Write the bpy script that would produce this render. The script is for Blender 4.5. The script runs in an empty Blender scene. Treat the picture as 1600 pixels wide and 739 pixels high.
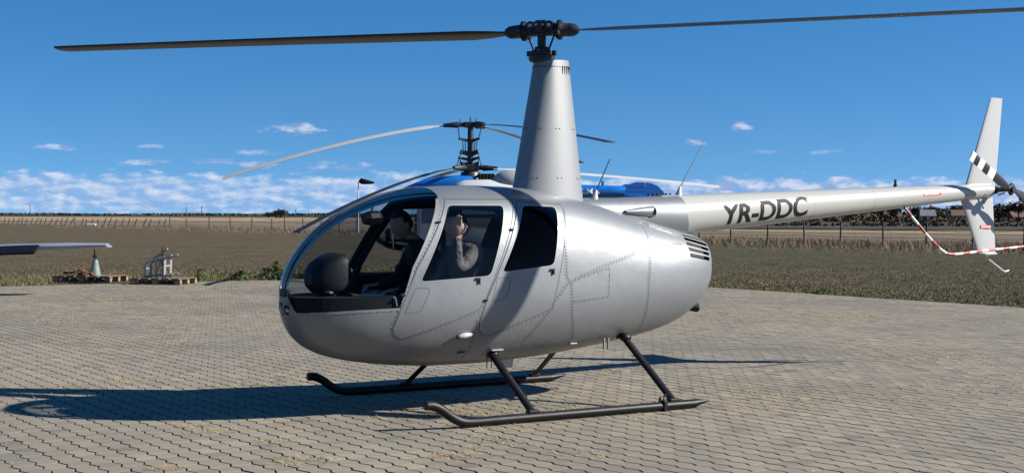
import bpy, bmesh, math, random
import numpy as np
from mathutils import Vector, Matrix, noise as mnoise
random.seed(7)
rng = np.random.default_rng(7)
SC = bpy.context.scene
COL = SC.collection
R = math.radians

# ------------------------------------------------------------------ camera
FPX = 2194.6; CAM_Z = 1.605; ROLL = 0.003
cam_d = bpy.data.cameras.new('camera')
cam = bpy.data.objects.new('camera', cam_d)
COL.objects.link(cam)
cam_d.sensor_width = 36.0
cam_d.lens = FPX / 1600 * 36.0
cam_d.shift_y = -32.5 / 1600
cam_d.clip_start = 0.1
cam_d.clip_end = 20000
cam.matrix_world = Matrix.Translation((0, 0, CAM_Z)) @ Matrix.Rotation(R(90), 4, 'X') @ Matrix.Rotation(ROLL, 4, 'Z')
SC.camera = cam

# ------------------------------------------------------------------ light
SUN_EL = 30.0; SUN_AZ = 6.0          # sun stands to the right
sun_d = bpy.data.lights.new('sun', 'SUN')
sun_d.energy = 5.0
sun_d.angle = R(0.53)
sun_d.color = (1.0, 0.945, 0.86)
sun = bpy.data.objects.new('sun', sun_d)
COL.objects.link(sun)
Ldir = Vector((-math.cos(R(SUN_AZ)) * math.cos(R(SUN_EL)), math.sin(R(SUN_AZ)) * math.cos(R(SUN_EL)), -math.sin(R(SUN_EL))))
sun.rotation_euler = Ldir.to_track_quat('-Z', 'Y').to_euler()
sun.location = (30, -8, 30)

world = bpy.data.worlds.new('World')
SC.world = world
world.use_nodes = True
wt = world.node_tree
wt.nodes.clear()

def wn(t, **kw):
    n = wt.nodes.new(t)
    for k, v in kw.items():
        setattr(n, k, v)
    return n

def wmath(op, a, b=None, c=None, clamp=False):
    n = wt.nodes.new('ShaderNodeMath'); n.operation = op; n.use_clamp = clamp
    for i, v in enumerate((a, b, c)):
        if v is None: continue
        if isinstance(v, (int, float)): n.inputs[i].default_value = v
        else: wt.links.new(v, n.inputs[i])
    return n.outputs[0]

def wramp(x, a, b):
    n = wt.nodes.new('ShaderNodeMapRange'); n.interpolation_type = 'SMOOTHSTEP'; n.clamp = True
    wt.links.new(x, n.inputs[0])
    n.inputs[1].default_value = a; n.inputs[2].default_value = b
    return n.outputs[0]

sky = wn('ShaderNodeTexSky', sky_type='NISHITA')
sky.sun_disc = False
sky.sun_elevation = R(SUN_EL)
sky.sun_rotation = R(90 + SUN_AZ)
sky.altitude = 300; sky.air_density = 1.0; sky.dust_density = 0.2; sky.ozone_density = 2.0
hsv = wn('ShaderNodeHueSaturation')
hsv.inputs['Saturation'].default_value = 1.38
hsv.inputs['Hue'].default_value = 0.501
wt.links.new(sky.outputs[0], hsv.inputs['Color'])
# clouds: azimuth / elevation of the view direction
tc = wn('ShaderNodeTexCoord')
sep = wn('ShaderNodeSeparateXYZ'); wt.links.new(tc.outputs['Generated'], sep.inputs[0])
az = wmath('ARCTAN2', sep.outputs[0], sep.outputs[1])
el = wmath('ARCSINE', sep.outputs[2])

def cloud_noise(su, sv, detail, rough, da=0.0, de=0.0, w=0.0, scale=1.0):
    c = wn('ShaderNodeCombineXYZ')
    wt.links.new(wmath('MULTIPLY', wmath('ADD', az, da), su), c.inputs[0])
    wt.links.new(wmath('MULTIPLY', wmath('ADD', el, de), sv), c.inputs[1])
    c.inputs[2].default_value = w
    n = wn('ShaderNodeTexNoise'); n.inputs['Scale'].default_value = scale
    n.inputs['Detail'].default_value = detail; n.inputs['Roughness'].default_value = rough
    wt.links.new(c.outputs[0], n.inputs['Vector'])
    return n.outputs[0]

# bank of cumulus low over the horizon
# very clear autumn air: the blue reaches down to the horizon, so the sky is looked up a little higher
mx_ = wn('ShaderNodeCombineXYZ')
wt.links.new(sep.outputs[0], mx_.inputs[0]); wt.links.new(sep.outputs[1], mx_.inputs[1])
wt.links.new(wmath('ADD', wmath('MULTIPLY', wmath('MAXIMUM', sep.outputs[2], 0.0), 1.6), 0.17), mx_.inputs[2])
nrm_ = wn('ShaderNodeVectorMath', operation='NORMALIZE'); wt.links.new(mx_.outputs[0], nrm_.inputs[0])
wt.links.new(nrm_.outputs[0], sky.inputs['Vector'])
nA = cloud_noise(46, 122, 9, 0.60, w=3.1)
nA2 = cloud_noise(46, 122, 9, 0.60, da=0.0045, de=0.0026, w=3.1)
big = cloud_noise(9, 42, 3, 0.5, w=9.0)
cover = wmath('MULTIPLY', wramp(el, -0.006, 0.006), wmath('SUBTRACT', 1.0, wramp(el, 0.018, 0.044)))
dA = wmath('ADD', nA, wmath('MULTIPLY', wmath('SUBTRACT', big, 0.5), 0.30))
dA = wmath('ADD', dA, wmath('MULTIPLY', wmath('SUBTRACT', cover, 1.0), 0.62))
dA = wmath('ADD', dA, wmath('MULTIPLY', wramp(wmath('MULTIPLY', az, -1.0), -0.12, 0.06), 0.07))
mA = wmath('MULTIPLY', wramp(dA, 0.30, 0.55), 0.92)
# single flat clouds: azimuth, elevation, half width, half height (radians)
mask = mA
maskB = None
wob = wmath('ADD', cloud_noise(60, 190, 6, 0.6, w=5.5), -0.5)
for (pu, pv, hw, hh, op) in ((466, 204, 62, 10, .85), (92, 237, 36, 6, .7), (236, 234, 20, 3, .45), (1152, 201, 22, 9, .8), (1086, 222, 26, 7, .75), (400, 241, 36, 5, .45), (530, 260, 60, 8, .75), (215, 258, 55, 6, .6), (400, 262, 40, 8, .6), (1290, 240, 26, 4, .35), (1195, 238, 30, 4, .35), (330, 255, 40, 5, .5), (1130, 290, 40, 14, .8), (1185, 292, 38, 14, .75), (1290, 288, 95, 12, .75), (1010, 290, 60, 14, .6), (1570, 320, 60, 14, .7)):
    a0, e0 = math.atan((pu-800)/FPX), math.atan((337-pv)/FPX)
    q = wmath('ADD', wmath('POWER', wmath('ABSOLUTE', wmath('MULTIPLY', wmath('SUBTRACT', az, a0), FPX/hw)), 2.0), wmath('POWER', wmath('ABSOLUTE', wmath('MULTIPLY', wmath('SUBTRACT', el, e0), FPX/hh)), 2.0))
    m1 = wmath('MULTIPLY', wramp(wmath('ADD', wmath('SUBTRACT', 1.0, q), wmath('MULTIPLY', wob, 6.0)), 0.0, 1.5), op)
    maskB = m1 if maskB is None else wmath('MAXIMUM', maskB, m1)
lit = wmath('ADD', wmath('MULTIPLY', wmath('SUBTRACT', nA, nA2), 3.6), 0.26)
lit = wmath('ADD', lit, wmath('MULTIPLY', wramp(el, 0.008, 0.04), 0.16), clamp=True)
ccol = wn('ShaderNodeMix'); ccol.data_type = 'RGBA'
wt.links.new(lit, ccol.inputs[0])
ccol.inputs[6].default_value = (1.75, 2.95, 5.1, 1)
ccol.inputs[7].default_value = (4.4, 4.95, 5.8, 1)
smix = wn('ShaderNodeMix'); smix.data_type = 'RGBA'
wt.links.new(mask, smix.inputs[0])
wt.links.new(hsv.outputs[0], smix.inputs[6])
wt.links.new(ccol.outputs[2], smix.inputs[7])
cc2 = wn('ShaderNodeMix'); cc2.data_type = 'RGBA'
wt.links.new(wramp(wmath('SUBTRACT', nA, nA2), -0.06, 0.10), cc2.inputs[0])
cc2.inputs[6].default_value = (2.0, 2.75, 4.5, 1); cc2.inputs[7].default_value = (4.2, 4.55, 5.6, 1)
sm2 = wn('ShaderNodeMix'); sm2.data_type = 'RGBA'
wt.links.new(maskB, sm2.inputs[0]); wt.links.new(smix.outputs[2], sm2.inputs[6]); wt.links.new(cc2.outputs[2], sm2.inputs[7])
smix = sm2
bg = wn('ShaderNodeBackground'); bg.inputs[1].default_value = 0.075
wt.links.new(smix.outputs[2], bg.inputs[0])
wo = wn('ShaderNodeOutputWorld'); wt.links.new(bg.outputs[0], wo.inputs[0])

SC.view_settings.view_transform = 'Standard'
SC.view_settings.look = 'None'
SC.view_settings.exposure = 1.05
SC.view_settings.gamma = 1.0
SC.view_settings.use_curve_mapping = False
SC.render.engine = 'CYCLES'
SC.cycles.max_bounces = 8
SC.cycles.transparent_max_bounces = 16
SC.cycles.use_denoising = True

# ------------------------------------------------------------------ helpers
def px2ground(u, v, z=0.0):
    V = -ROLL * (u - 800) + (v - 337); U = (u - 800) + ROLL * (v - 337)
    d = (CAM_Z - z) * FPX / V
    return U / FPX * d, d

def pxat(u, v, d):
    V = -ROLL * (u - 800) + (v - 337); U = (u - 800) + ROLL * (v - 337)
    return Vector((U / FPX * d, d, CAM_Z - V * d / FPX))

MATS = {}
def mat(name, col, rough=0.5, metal=0.0, var=None, bump=None, coat=0.0, spec=0.5, coord='Object', col2=None, rnd=0.0):
    if name in MATS: return MATS[name]
    m = bpy.data.materials.new(name); m.use_nodes = True
    nt = m.node_tree; p = nt.nodes['Principled BSDF']
    p.inputs['Base Color'].default_value = (*col, 1)
    p.inputs['Roughness'].default_value = rough
    p.inputs['Metallic'].default_value = metal
    p.inputs['Specular IOR Level'].default_value = spec
    p.inputs['Coat Weight'].default_value = coat
    p.inputs['Coat Roughness'].default_value = 0.12
    tcn = nt.nodes.new('ShaderNodeTexCoord')
    src = tcn.outputs[coord] if coord != 'World' else None
    if coord == 'World':
        g = nt.nodes.new('ShaderNodeNewGeometry'); src = g.outputs['Position']
    if var:
        n = nt.nodes.new('ShaderNodeTexNoise'); n.inputs['Scale'].default_value = var[0]
        n.inputs['Detail'].default_value = 5; n.inputs['Roughness'].default_value = 0.6
        nt.links.new(src, n.inputs['Vector'])
        mx = nt.nodes.new('ShaderNodeMix'); mx.data_type = 'RGBA'
        mr = nt.nodes.new('ShaderNodeMapRange'); mr.inputs[1].default_value = 0.3; mr.inputs[2].default_value = 0.7
        nt.links.new(n.outputs[0], mr.inputs[0]); nt.links.new(mr.outputs[0], mx.inputs[0])
        c2 = col2 if col2 else tuple(max(0, c * (1 - var[1])) for c in col)
        mx.inputs[6].default_value = (*col, 1); mx.inputs[7].default_value = (*c2, 1)
        out = mx.outputs[2]
        if rnd:
            oi = nt.nodes.new('ShaderNodeObjectInfo')
            h = nt.nodes.new('ShaderNodeHueSaturation')
            mr2 = nt.nodes.new('ShaderNodeMapRange'); mr2.inputs[3].default_value = 1 - rnd; mr2.inputs[4].default_value = 1 + rnd
            nt.links.new(oi.outputs['Random'], mr2.inputs[0]); nt.links.new(mr2.outputs[0], h.inputs['Value'])
            nt.links.new(out, h.inputs['Color']); out = h.outputs[0]
        nt.links.new(out, p.inputs['Base Color'])
        mr3 = nt.nodes.new('ShaderNodeMapRange'); mr3.inputs[3].default_value = max(0.02, rough - 0.06); mr3.inputs[4].default_value = min(1, rough + 0.08)
        nt.links.new(n.outputs[0], mr3.inputs[0]); nt.links.new(mr3.outputs[0], p.inputs['Roughness'])
    if bump:
        n = nt.nodes.new('ShaderNodeTexNoise'); n.inputs['Scale'].default_value = bump[0]; n.inputs['Detail'].default_value = 4
        nt.links.new(src, n.inputs['Vector'])
        b = nt.nodes.new('ShaderNodeBump'); b.inputs['Strength'].default_value = bump[1]; b.inputs['Distance'].default_value = bump[2] if len(bump) > 2 else 0.01
        nt.links.new(n.outputs[0], b.inputs['Height']); nt.links.new(b.outputs[0], p.inputs['Normal'])
    MATS[name] = m
    return m

def glassmat(name, tint, refl=1.0, rough=0.01, ior=1.33):
    if name in MATS: return MATS[name]
    m = bpy.data.materials.new(name); m.use_nodes = True
    nt = m.node_tree; nt.nodes.clear()
    tr = nt.nodes.new('ShaderNodeBsdfTransparent'); tr.inputs[0].default_value = (*tint, 1)
    gl = nt.nodes.new('ShaderNodeBsdfGlossy'); gl.inputs['Roughness'].default_value = rough
    gl.inputs['Color'].default_value = (refl, refl, refl, 1)
    fr = nt.nodes.new('ShaderNodeFresnel'); fr.inputs[0].default_value = ior
    mx = nt.nodes.new('ShaderNodeMixShader')
    nt.links.new(fr.outputs[0], mx.inputs[0]); nt.links.new(tr.outputs[0], mx.inputs[1]); nt.links.new(gl.outputs[0], mx.inputs[2])
    o = nt.nodes.new('ShaderNodeOutputMaterial'); nt.links.new(mx.outputs[0], o.inputs[0])
    MATS[name] = m
    return m

def link(name, me, mats, parent=None, loc=None, rot=None):
    o = bpy.data.objects.new(name, me); COL.objects.link(o)
    if mats is not None:
        if not isinstance(mats, (list, tuple)): mats = [mats]
        me.materials.clear()
        for m in mats: me.materials.append(m)
    if parent is not None: o.parent = parent
    if loc is not None: o.location = loc
    if rot is not None: o.rotation_euler = rot
    return o

def tag(o, label=None, cat=None, group=None, kind=None):
    if label: o['label'] = label
    if cat: o['category'] = cat
    if group: o['group'] = group
    if kind: o['kind'] = kind
    return o

def empty(name, loc=(0, 0, 0), rz=0.0):
    o = bpy.data.objects.new(name, None); COL.objects.link(o)
    o.location = loc; o.rotation_euler = (0, 0, rz); o.empty_display_size = 0.1
    return o

def copy_tree(o, parent=None):
    c = o.copy(); COL.objects.link(c); c.parent = parent
    for ch in list(o.children): copy_tree(ch, c)
    return c

class MB:
    """collects simple shapes into one mesh"""
    def __init__(s): s.v = []; s.f = []; s.sm = []; s.mi = []
    def add(s, vs, fs, smooth=False, mi=0):
        b = len(s.v); s.v += [tuple(v) for v in vs]
        for f in fs: s.f.append(tuple(b + i for i in f)); s.sm.append(smooth); s.mi.append(mi)
        return s
    def box(s, c, d, rot=None, mi=0, bev=0.0):
        x, y, z = (d[0] / 2, d[1] / 2, d[2] / 2)
        if bev > 0:
            bm = bmesh.new(); bmesh.ops.create_cube(bm, size=1)
            for v in bm.verts: v.co = Vector((v.co.x * d[0], v.co.y * d[1], v.co.z * d[2]))
            bmesh.ops.bevel(bm, geom=bm.edges[:], offset=bev, segments=2, profile=0.6, affect='EDGES')
            vs = [v.co.copy() for v in bm.verts]; bm.verts.index_update(); fs = [[v.index for v in f.verts] for f in bm.faces]; bm.free()
        else:
            vs = [Vector((a * x, b * y, e * z)) for a in (-1, 1) for b in (-1, 1) for e in (-1, 1)]
            fs = [(0, 1, 3, 2), (4, 6, 7, 5), (0, 4, 5, 1), (2, 3, 7, 6), (0, 2, 6, 4), (1, 5, 7, 3)]
        M = Matrix.Identity(3)
        if rot is not None:
            from mathutils import Euler
            M = rot if isinstance(rot, Matrix) else Euler(rot).to_matrix()
        return s.add([M @ v + Vector(c) for v in vs], fs, False, mi)
    def ring(s, c, ax, r, n, e1=None):
        ax = Vector(ax).normalized()
        a = Vector((0, 0, 1)) if abs(ax.z) < 0.9 else Vector((1, 0, 0))
        p = ax.cross(a).normalized(); q = ax.cross(p)
        return [Vector(c) + r * (math.cos(2 * math.pi * i / n) * p + math.sin(2 * math.pi * i / n) * q) for i in range(n)]
    def tube(s, path, rad, n=10, cap=True, mi=0, smooth=True):
        path = [Vector(p) for p in path]
        if isinstance(rad, (int, float)): rad = [rad] * len(path)
        vs = []; fs = []
        t0 = (path[1] - path[0]).normalized()
        a = Vector((0, 0, 1)) if abs(t0.z) < 0.9 else Vector((1, 0, 0))
        p = t0.cross(a).normalized()
        for i, c in enumerate(path):
            if i == 0: t = path[1] - path[0]
            elif i == len(path) - 1: t = path[-1] - path[-2]
            else: t = (path[i + 1] - path[i]).normalized() + (path[i] - path[i - 1]).normalized()
            t.normalize(); p = (p - t * p.dot(t)).normalized(); q = t.cross(p)
            for k in range(n):
                an = 2 * math.pi * k / n
                vs.append(c + rad[i] * (math.cos(an) * p + math.sin(an) * q))
        for i in range(len(path) - 1):
            for k in range(n):
                k2 = (k + 1) % n
                fs.append((i * n + k, i * n + k2, (i + 1) * n + k2, (i + 1) * n + k))
        s.add(vs, fs, smooth, mi)
        if cap:
            m = (len(path) - 1) * n
            s.add(vs[:n], [tuple(reversed(range(n)))], False, mi); s.add(vs[m:], [tuple(range(n))], False, mi)
        return s
    def cyl(s, a, b, r0, r1=None, n=14, mi=0):
        return s.tube([a, b], [r0, r0 if r1 is None else r1], n, True, mi)
    def ball(s, c, r, nu=12, nv=8, mi=0):
        if isinstance(r, (int, float)): r = (r, r, r)
        vs = []; fs = []
        for j in range(nv + 1):
            ph = math.pi * j / nv
            for i in range(nu):
                th = 2 * math.pi * i / nu
                vs.append((c[0] + r[0] * math.sin(ph) * math.cos(th), c[1] + r[1] * math.sin(ph) * math.sin(th), c[2] + r[2] * math.cos(ph)))
        for j in range(nv):
            for i in range(nu):
                i2 = (i + 1) % nu
                if j == 0: fs.append((i, (j + 1) * nu + i, (j + 1) * nu + i2))
                elif j == nv - 1: fs.append((j * nu + i, (j + 1) * nu + i, j * nu + i2))
                else: fs.append((j * nu + i, (j + 1) * nu + i, (j + 1) * nu + i2, j * nu + i2))
        return s.add(vs, fs, True, mi)
    def loft(s, rings, cap=True, mi=0, smooth=True):
        n = len(rings[0]); vs = [v for r_ in rings for v in r_]; fs = []
        for i in range(len(rings) - 1):
            for k in range(n):
                k2 = (k + 1) % n
                fs.append((i * n + k, i * n + k2, (i + 1) * n + k2, (i + 1) * n + k))
        s.add(vs, fs, smooth, mi)
        if cap:
            m = (len(rings) - 1) * n
            s.add(rings[0], [tuple(reversed(range(n)))], False, mi); s.add(rings[-1], [tuple(range(n))], False, mi)
        return s
    def mesh(s, name):
        me = bpy.data.meshes.new(name)
        me.from_pydata(s.v, [], s.f)
        me.polygons.foreach_set('use_smooth', s.sm)
        me.polygons.foreach_set('material_index', s.mi)
        me.update()
        return me
    def build(s, name, m, parent=None, loc=None, rot=None):
        return link(name, s.mesh(name), m, parent, loc, rot)

def catmull(P, k=8):
    P = [Vector(p) for p in P]; out = []
    for i in range(len(P) - 1):
        a = P[max(i - 1, 0)]; b = P[i]; c = P[i + 1]; d = P[min(i + 2, len(P) - 1)]
        for j in range(k):
            t = j / k
            out.append(0.5 * ((2 * b) + (c - a) * t + (2 * a - 5 * b + 4 * c - d) * t * t + (3 * b - a - 3 * c + d) * t ** 3))
    out.append(P[-1]); return out

def text_mesh(txt, size, bold=0.0, sx=1.0):
    cu = bpy.data.curves.new('txt', 'FONT'); cu.body = txt; cu.size = size; cu.offset = bold; cu.align_x = 'LEFT'
    o = bpy.data.objects.new('txt', cu); COL.objects.link(o)
    dg = bpy.context.evaluated_depsgraph_get(); dg.update()
    me = bpy.data.meshes.new_from_object(o.evaluated_get(dg))
    bpy.data.objects.remove(o); bpy.data.curves.remove(cu)
    for v in me.vertices: v.co.x *= sx
    return me

def airfoil(c, t, n=9):
    """closed section, x along chord from leading edge 0 to c, y thickness"""
    up = []; lo = []
    for i in range(n + 1):
        x = 0.5 * (1 - math.cos(math.pi * i / n))
        y = 5 * t * (0.2969 * math.sqrt(x) - 0.126 * x - 0.3516 * x * x + 0.2843 * x ** 3 - 0.1036 * x ** 4)
        up.append((x * c, y * c)); lo.append((x * c, -y * c))
    return up[::-1] + lo[1:-1] + [(c, -0.0008)]
# ------------------------------------------------------------------ ground
def grass_material(name, ca, cb, cc, sc=1.0):
    m = bpy.data.materials.new(name); m.use_nodes = True
    nt = m.node_tree; p = nt.nodes['Principled BSDF']
    g = nt.nodes.new('ShaderNodeNewGeometry')
    def nz(scale, det, r=0.6):
        n = nt.nodes.new('ShaderNodeTexNoise'); n.inputs['Scale'].default_value = scale * sc
        n.inputs['Detail'].default_value = det; n.inputs['Roughness'].default_value = r
        nt.links.new(g.outputs['Position'], n.inputs['Vector']); return n.outputs[0]
    def mr(x, a, b):
        n = nt.nodes.new('ShaderNodeMapRange'); n.inputs[1].default_value = a; n.inputs[2].default_value = b
        nt.links.new(x, n.inputs[0]); return n.outputs[0]
    def mix(f, a, b):
        n = nt.nodes.new('ShaderNodeMix'); n.data_type = 'RGBA'; nt.links.new(f, n.inputs[0])
        for i, c in ((6, a), (7, b)):
            if isinstance(c, tuple): n.inputs[i].default_value = (*c, 1)
            else: nt.links.new(c, n.inputs[i])
        return n.outputs[2]
    sx = nt.nodes.new('ShaderNodeSeparateXYZ'); nt.links.new(g.outputs['Position'], sx.inputs[0])
    side = nt.nodes.new('ShaderNodeMapRange'); side.inputs[1].default_value = -14; side.inputs[2].default_value = 16
    side.inputs[3].default_value = -0.16; side.inputs[4].default_value = 0.16; nt.links.new(sx.outputs[0], side.inputs[0])
    ad = nt.nodes.new('ShaderNodeMath'); ad.operation = 'ADD'; nt.links.new(nz(0.09, 6), ad.inputs[0]); nt.links.new(side.outputs[0], ad.inputs[1])
    mp = nt.nodes.new('ShaderNodeMapping'); mp.inputs['Scale'].default_value = (0.05, 0.5, 1); nt.links.new(g.outputs['Position'], mp.inputs['Vector'])
    st = nt.nodes.new('ShaderNodeTexNoise'); st.inputs['Scale'].default_value = 0.6; st.inputs['Detail'].default_value = 5; nt.links.new(mp.outputs[0], st.inputs['Vector'])
    c0 = mix(mr(st.outputs[0], 0.42, 0.62), ca, tuple(x * 0.78 for x in ca))
    c1 = mix(mr(ad.outputs[0], 0.40, 0.62), c0, cb)
    c2 = mix(mr(nz(1.3, 7, 0.7), 0.42, 0.66), c1, cc)
    c3 = mix(mr(nz(9.0, 6, 0.75), 0.40, 0.75), c2, tuple(x * 0.5 for x in cb))
    c3 = mix(mr(nz(3.1, 8, 0.8), 0.54, 0.70), c3, tuple(min(1, x * 1.45) for x in cc))
    c3 = mix(mr(nz(0.6, 7, 0.75), 0.50, 0.72), c3, tuple(x * 0.62 for x in cb))
    nt.links.new(c3, p.inputs['Base Color'])
    p.inputs['Roughness'].default_value = 0.95; p.inputs['Specular IOR Level'].default_value = 0.1
    b = nt.nodes.new('ShaderNodeBump'); b.inputs['Strength'].default_value = 0.9; b.inputs['Distance'].default_value = 0.12
    nt.links.new(nz(7, 8, 0.7), b.inputs['Height']); nt.links.new(b.outputs[0], p.inputs['Normal'])
    return m

M_field = grass_material('field_grass', (0.116, 0.086, 0.052), (0.050, 0.054, 0.024), (0.132, 0.102, 0.064))
M_stub = grass_material('stubble', (0.31, 0.235, 0.15), (0.25, 0.19, 0.12), (0.35, 0.275, 0.18), 0.3)
M_plough = grass_material('ploughed_soil', (0.050, 0.042, 0.036), (0.062, 0.05, 0.042), (0.08, 0.068, 0.056), 0.25)
M_brown = grass_material('dry_pasture', (0.185, 0.14, 0.095), (0.15, 0.12, 0.08), (0.22, 0.175, 0.125), 0.4)

def sheet(name, pts, z, m, sub=0):
    mb = MB(); mb.add([(x, y, z) for x, y in pts], [tuple(range(len(pts)))])
    o = mb.build(name, m); tag(o, kind='structure'); return o

sheet('ground', [(-9000, -300), (9000, -300), (9000, 9000), (-9000, 9000)], -0.035, M_field)
# strips of farmland beyond the fence (fence runs from far left to near right)
def fence_x(d): return 18.5 - 0.693 * (d - 79)
sheet('dry_pasture', [(fence_x(60) + 6, 60), (fence_x(300), 300), (-600, 900), (700, 420), (300, 60)], 0.02, M_brown)
sheet('stubble_field', [(-1500, 330), (-60, 335), (-20, 560), (-60, 900), (-2200, 1000)], 0.08, M_stub)
sheet('stubble_strip', [(60, 112), (200, 92), (200, 120), (40, 150), (0, 190), (-6, 170)], 0.06, M_stub)
sheet('ploughed_strip', [(20, 172), (300, 150), (300, 215), (30, 225)], 0.10, M_plough)
sheet('ploughed_field', [(-3000, 1000), (3000, 1000), (5000, 8000), (-5000, 8000)], 0.3, M_plough)
sheet('dark_field', [(35, 245), (400, 235), (700, 420), (60, 400)], 0.12, M_plough)

# ------------------------------------------------------------------ paved apron
E1 = Vector((0.559, -0.829)); E2 = Vector((0.829, 0.559))
AMIN, AMAX, BMIN, BMAX = -32.4, 1.0, -3.0, 21.75
PP, PQ = 0.180, 0.148           # block pitch along and across the zigzag joints
AMP = 0.0145
def ab(a, b): v = E1 * a + E2 * b; return v.x, v.y

M_sand = mat('joint_sand', (0.035, 0.030, 0.024), 0.95, var=(6, 0.5), coord='World')
apron = sheet('paved_apron', [ab(AMIN, BMIN), ab(AMAX, BMIN), ab(AMAX, BMAX), ab(AMIN, BMAX)], -0.018, M_sand)

def paver_material(name, island):
    m = bpy.data.materials.new(name); m.use_nodes = True
    nt = m.node_tree; p = nt.nodes['Principled BSDF']
    g = nt.nodes.new('ShaderNodeNewGeometry')
    oi = nt.nodes.new('ShaderNodeObjectInfo')
    rnd = g.outputs['Random Per Island'] if island else oi.outputs['Random']
    def nz(scale, det, r=0.6):
        n = nt.nodes.new('ShaderNodeTexNoise'); n.inputs['Scale'].default_value = scale
        n.inputs['Detail'].default_value = det; n.inputs['Roughness'].default_value = r
        nt.links.new(g.outputs['Position'], n.inputs['Vector']); return n.outputs[0]
    def mr(x, a, b, c=0.0, d=1.0):
        n = nt.nodes.new('ShaderNodeMapRange'); n.inputs[1].default_value = a; n.inputs[2].default_value = b
        n.inputs[3].default_value = c; n.inputs[4].default_value = d
        nt.links.new(x, n.inputs[0]); return n.outputs[0]
    def mix(f, a, b, bt='MIX'):
        n = nt.nodes.new('ShaderNodeMix'); n.data_type = 'RGBA'; n.blend_type = bt
        if isinstance(f, float): n.inputs[0].default_value = f
        else: nt.links.new(f, n.inputs[0])
        for i, c in ((6, a), (7, b)):
            if isinstance(c, tuple): n.inputs[i].default_value = (*c, 1)
            else: nt.links.new(c, n.inputs[i])
        return n.outputs[2]
    cr = nt.nodes.new('ShaderNodeValToRGB'); nt.links.new(rnd, cr.inputs[0])
    els = cr.color_ramp.elements
    els[0].position = 0.0; els[0].color = (0.135, 0.124, 0.102, 1)
    els[1].position = 1.0; els[1].color = (0.290, 0.248, 0.182, 1)
    for pos, c in ((0.11, (0.205, 0.184, 0.142, 1)), (0.45, (0.226, 0.200, 0.152, 1)), (0.8, (0.242, 0.206, 0.158, 1))):
        e = els.new(pos); e.color = c
    c = mix(mr(nz(0.33, 6, 0.65), 0.44, 0.64, 0.0, 0.85), cr.outputs[0], (0.142, 0.132, 0.110))      # large grey stains
    c = mix(mr(nz(2.2, 6, 0.7), 0.45, 0.75, 0.0, 0.5), c, (0.245, 0.218, 0.168))
    c = mix(mr(nz(140, 3, 0.7), 0.40, 0.72, 0.0, 0.45), c, (0.12, 0.105, 0.082))
    nt.links.new(c, p.inputs['Base Color'])
    p.inputs['Roughness'].default_value = 0.9; p.inputs['Specular IOR Level'].default_value = 0.25
    b = nt.nodes.new('ShaderNodeBump'); b.inputs['Strength'].default_value = 0.5; b.inputs['Distance'].default_value = 0.004
    nt.links.new(nz(180, 4, 0.7), b.inputs['Height']); nt.links.new(b.outputs[0], p.inputs['Normal'])
    return m
M_pav1 = paver_material('paver_concrete', False)
M_pavN = paver_material('paver_concrete_bulk', True)

GZ, GC = 0.0056, 0.0007         # half gaps: zigzag joint, cross joint
def paver_outline(inset):
    gz = GZ + inset; gc = GC + inset
    lo = [(gc, -AMP + gz + 0.002), (0.60 * PP, AMP + gz), (PP - gc, -AMP + gz + 0.002)]
    hi = [(PP - gc, PQ - AMP - gz), (0.60 * PP, PQ + AMP - gz), (gc, PQ - AMP - gz)]
    return [(a - PP / 2, b - PQ / 2) for a, b in lo + hi]
OUT0 = paver_outline(0.0); OUT1 = paver_outline(0.0025)

def paver_local(chamfer):
    if chamfer:
        vs = [(a, b, 0.0) for a, b in OUT1] + [(a, b, -0.0025) for a, b in OUT0] + [(a, b, -0.03) for a, b in OUT0]
        fs = [(0, 1, 4, 5), (1, 2, 3, 4)]
        for r_ in (0, 6):
            for k in range(6):
                k2 = (k + 1) % 6; fs.append((r_ + k, r_ + 6 + k, r_ + 6 + k2, r_ + k2))
    else:
        vs = [(a, b, 0.0) for a, b in OUT0] + [(a, b, -0.03) for a, b in OUT0]
        fs = [(0, 1, 4, 5), (1, 2, 3, 4)]
        for k in range(6):
            k2 = (k + 1) % 6; fs.append((k, 6 + k, 6 + k2, k2))
    return np.array([(a * E1.x + b * E2.x, a * E1.y + b * E2.y, z) for a, b, z in vs]), fs

cells = []
na0 = int(AMIN / PP) + 1; na1 = int(AMAX / PP); nb0 = int(BMIN / PQ) + 1; nb1 = int(BMAX / PQ) - 1
for j in range(nb0, nb1):
    off = 0.0
    for i in range(na0, na1):
        a = (i + 0.5) * PP + off; b = (j + 0.5) * PQ
        x = E1.x * a + E2.x * b; y = E1.y * a + E2.y * b
        if y < 5.5 or abs(x) > 0.40 * y + 2.2: continue
        cells.append((x, y, abs(x) < 0.3645 * y and y > 8.78))
near = sorted([c for c in cells if c[2]], key=lambda c: c[1])[:300]
near_set = set((round(c[0], 4), round(c[1], 4)) for c in near)
LV, LF = paver_local(True)
pme = bpy.data.meshes.new('paver'); pme.from_pydata([tuple(v) for v in LV], [], [tuple(f[::1]) for f in LF]); pme.materials.append(M_pav1); pme.materials.append(M_sand); pme.polygons.foreach_set('material_index', [0]*8+[1]*6); pme.update()
for c in near:
    o = bpy.data.objects.new('paver', pme); COL.objects.link(o); o.parent = apron
    o.location = (c[0] + random.gauss(0, 0.0006), c[1] + random.gauss(0, 0.0006), random.gauss(0, 0.0007))
    o.rotation_euler = (random.gauss(0, 0.0022), random.gauss(0, 0.0022), random.gauss(0, 0.004))
rest = [c for c in cells if (round(c[0], 4), round(c[1], 4)) not in near_set]
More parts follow.
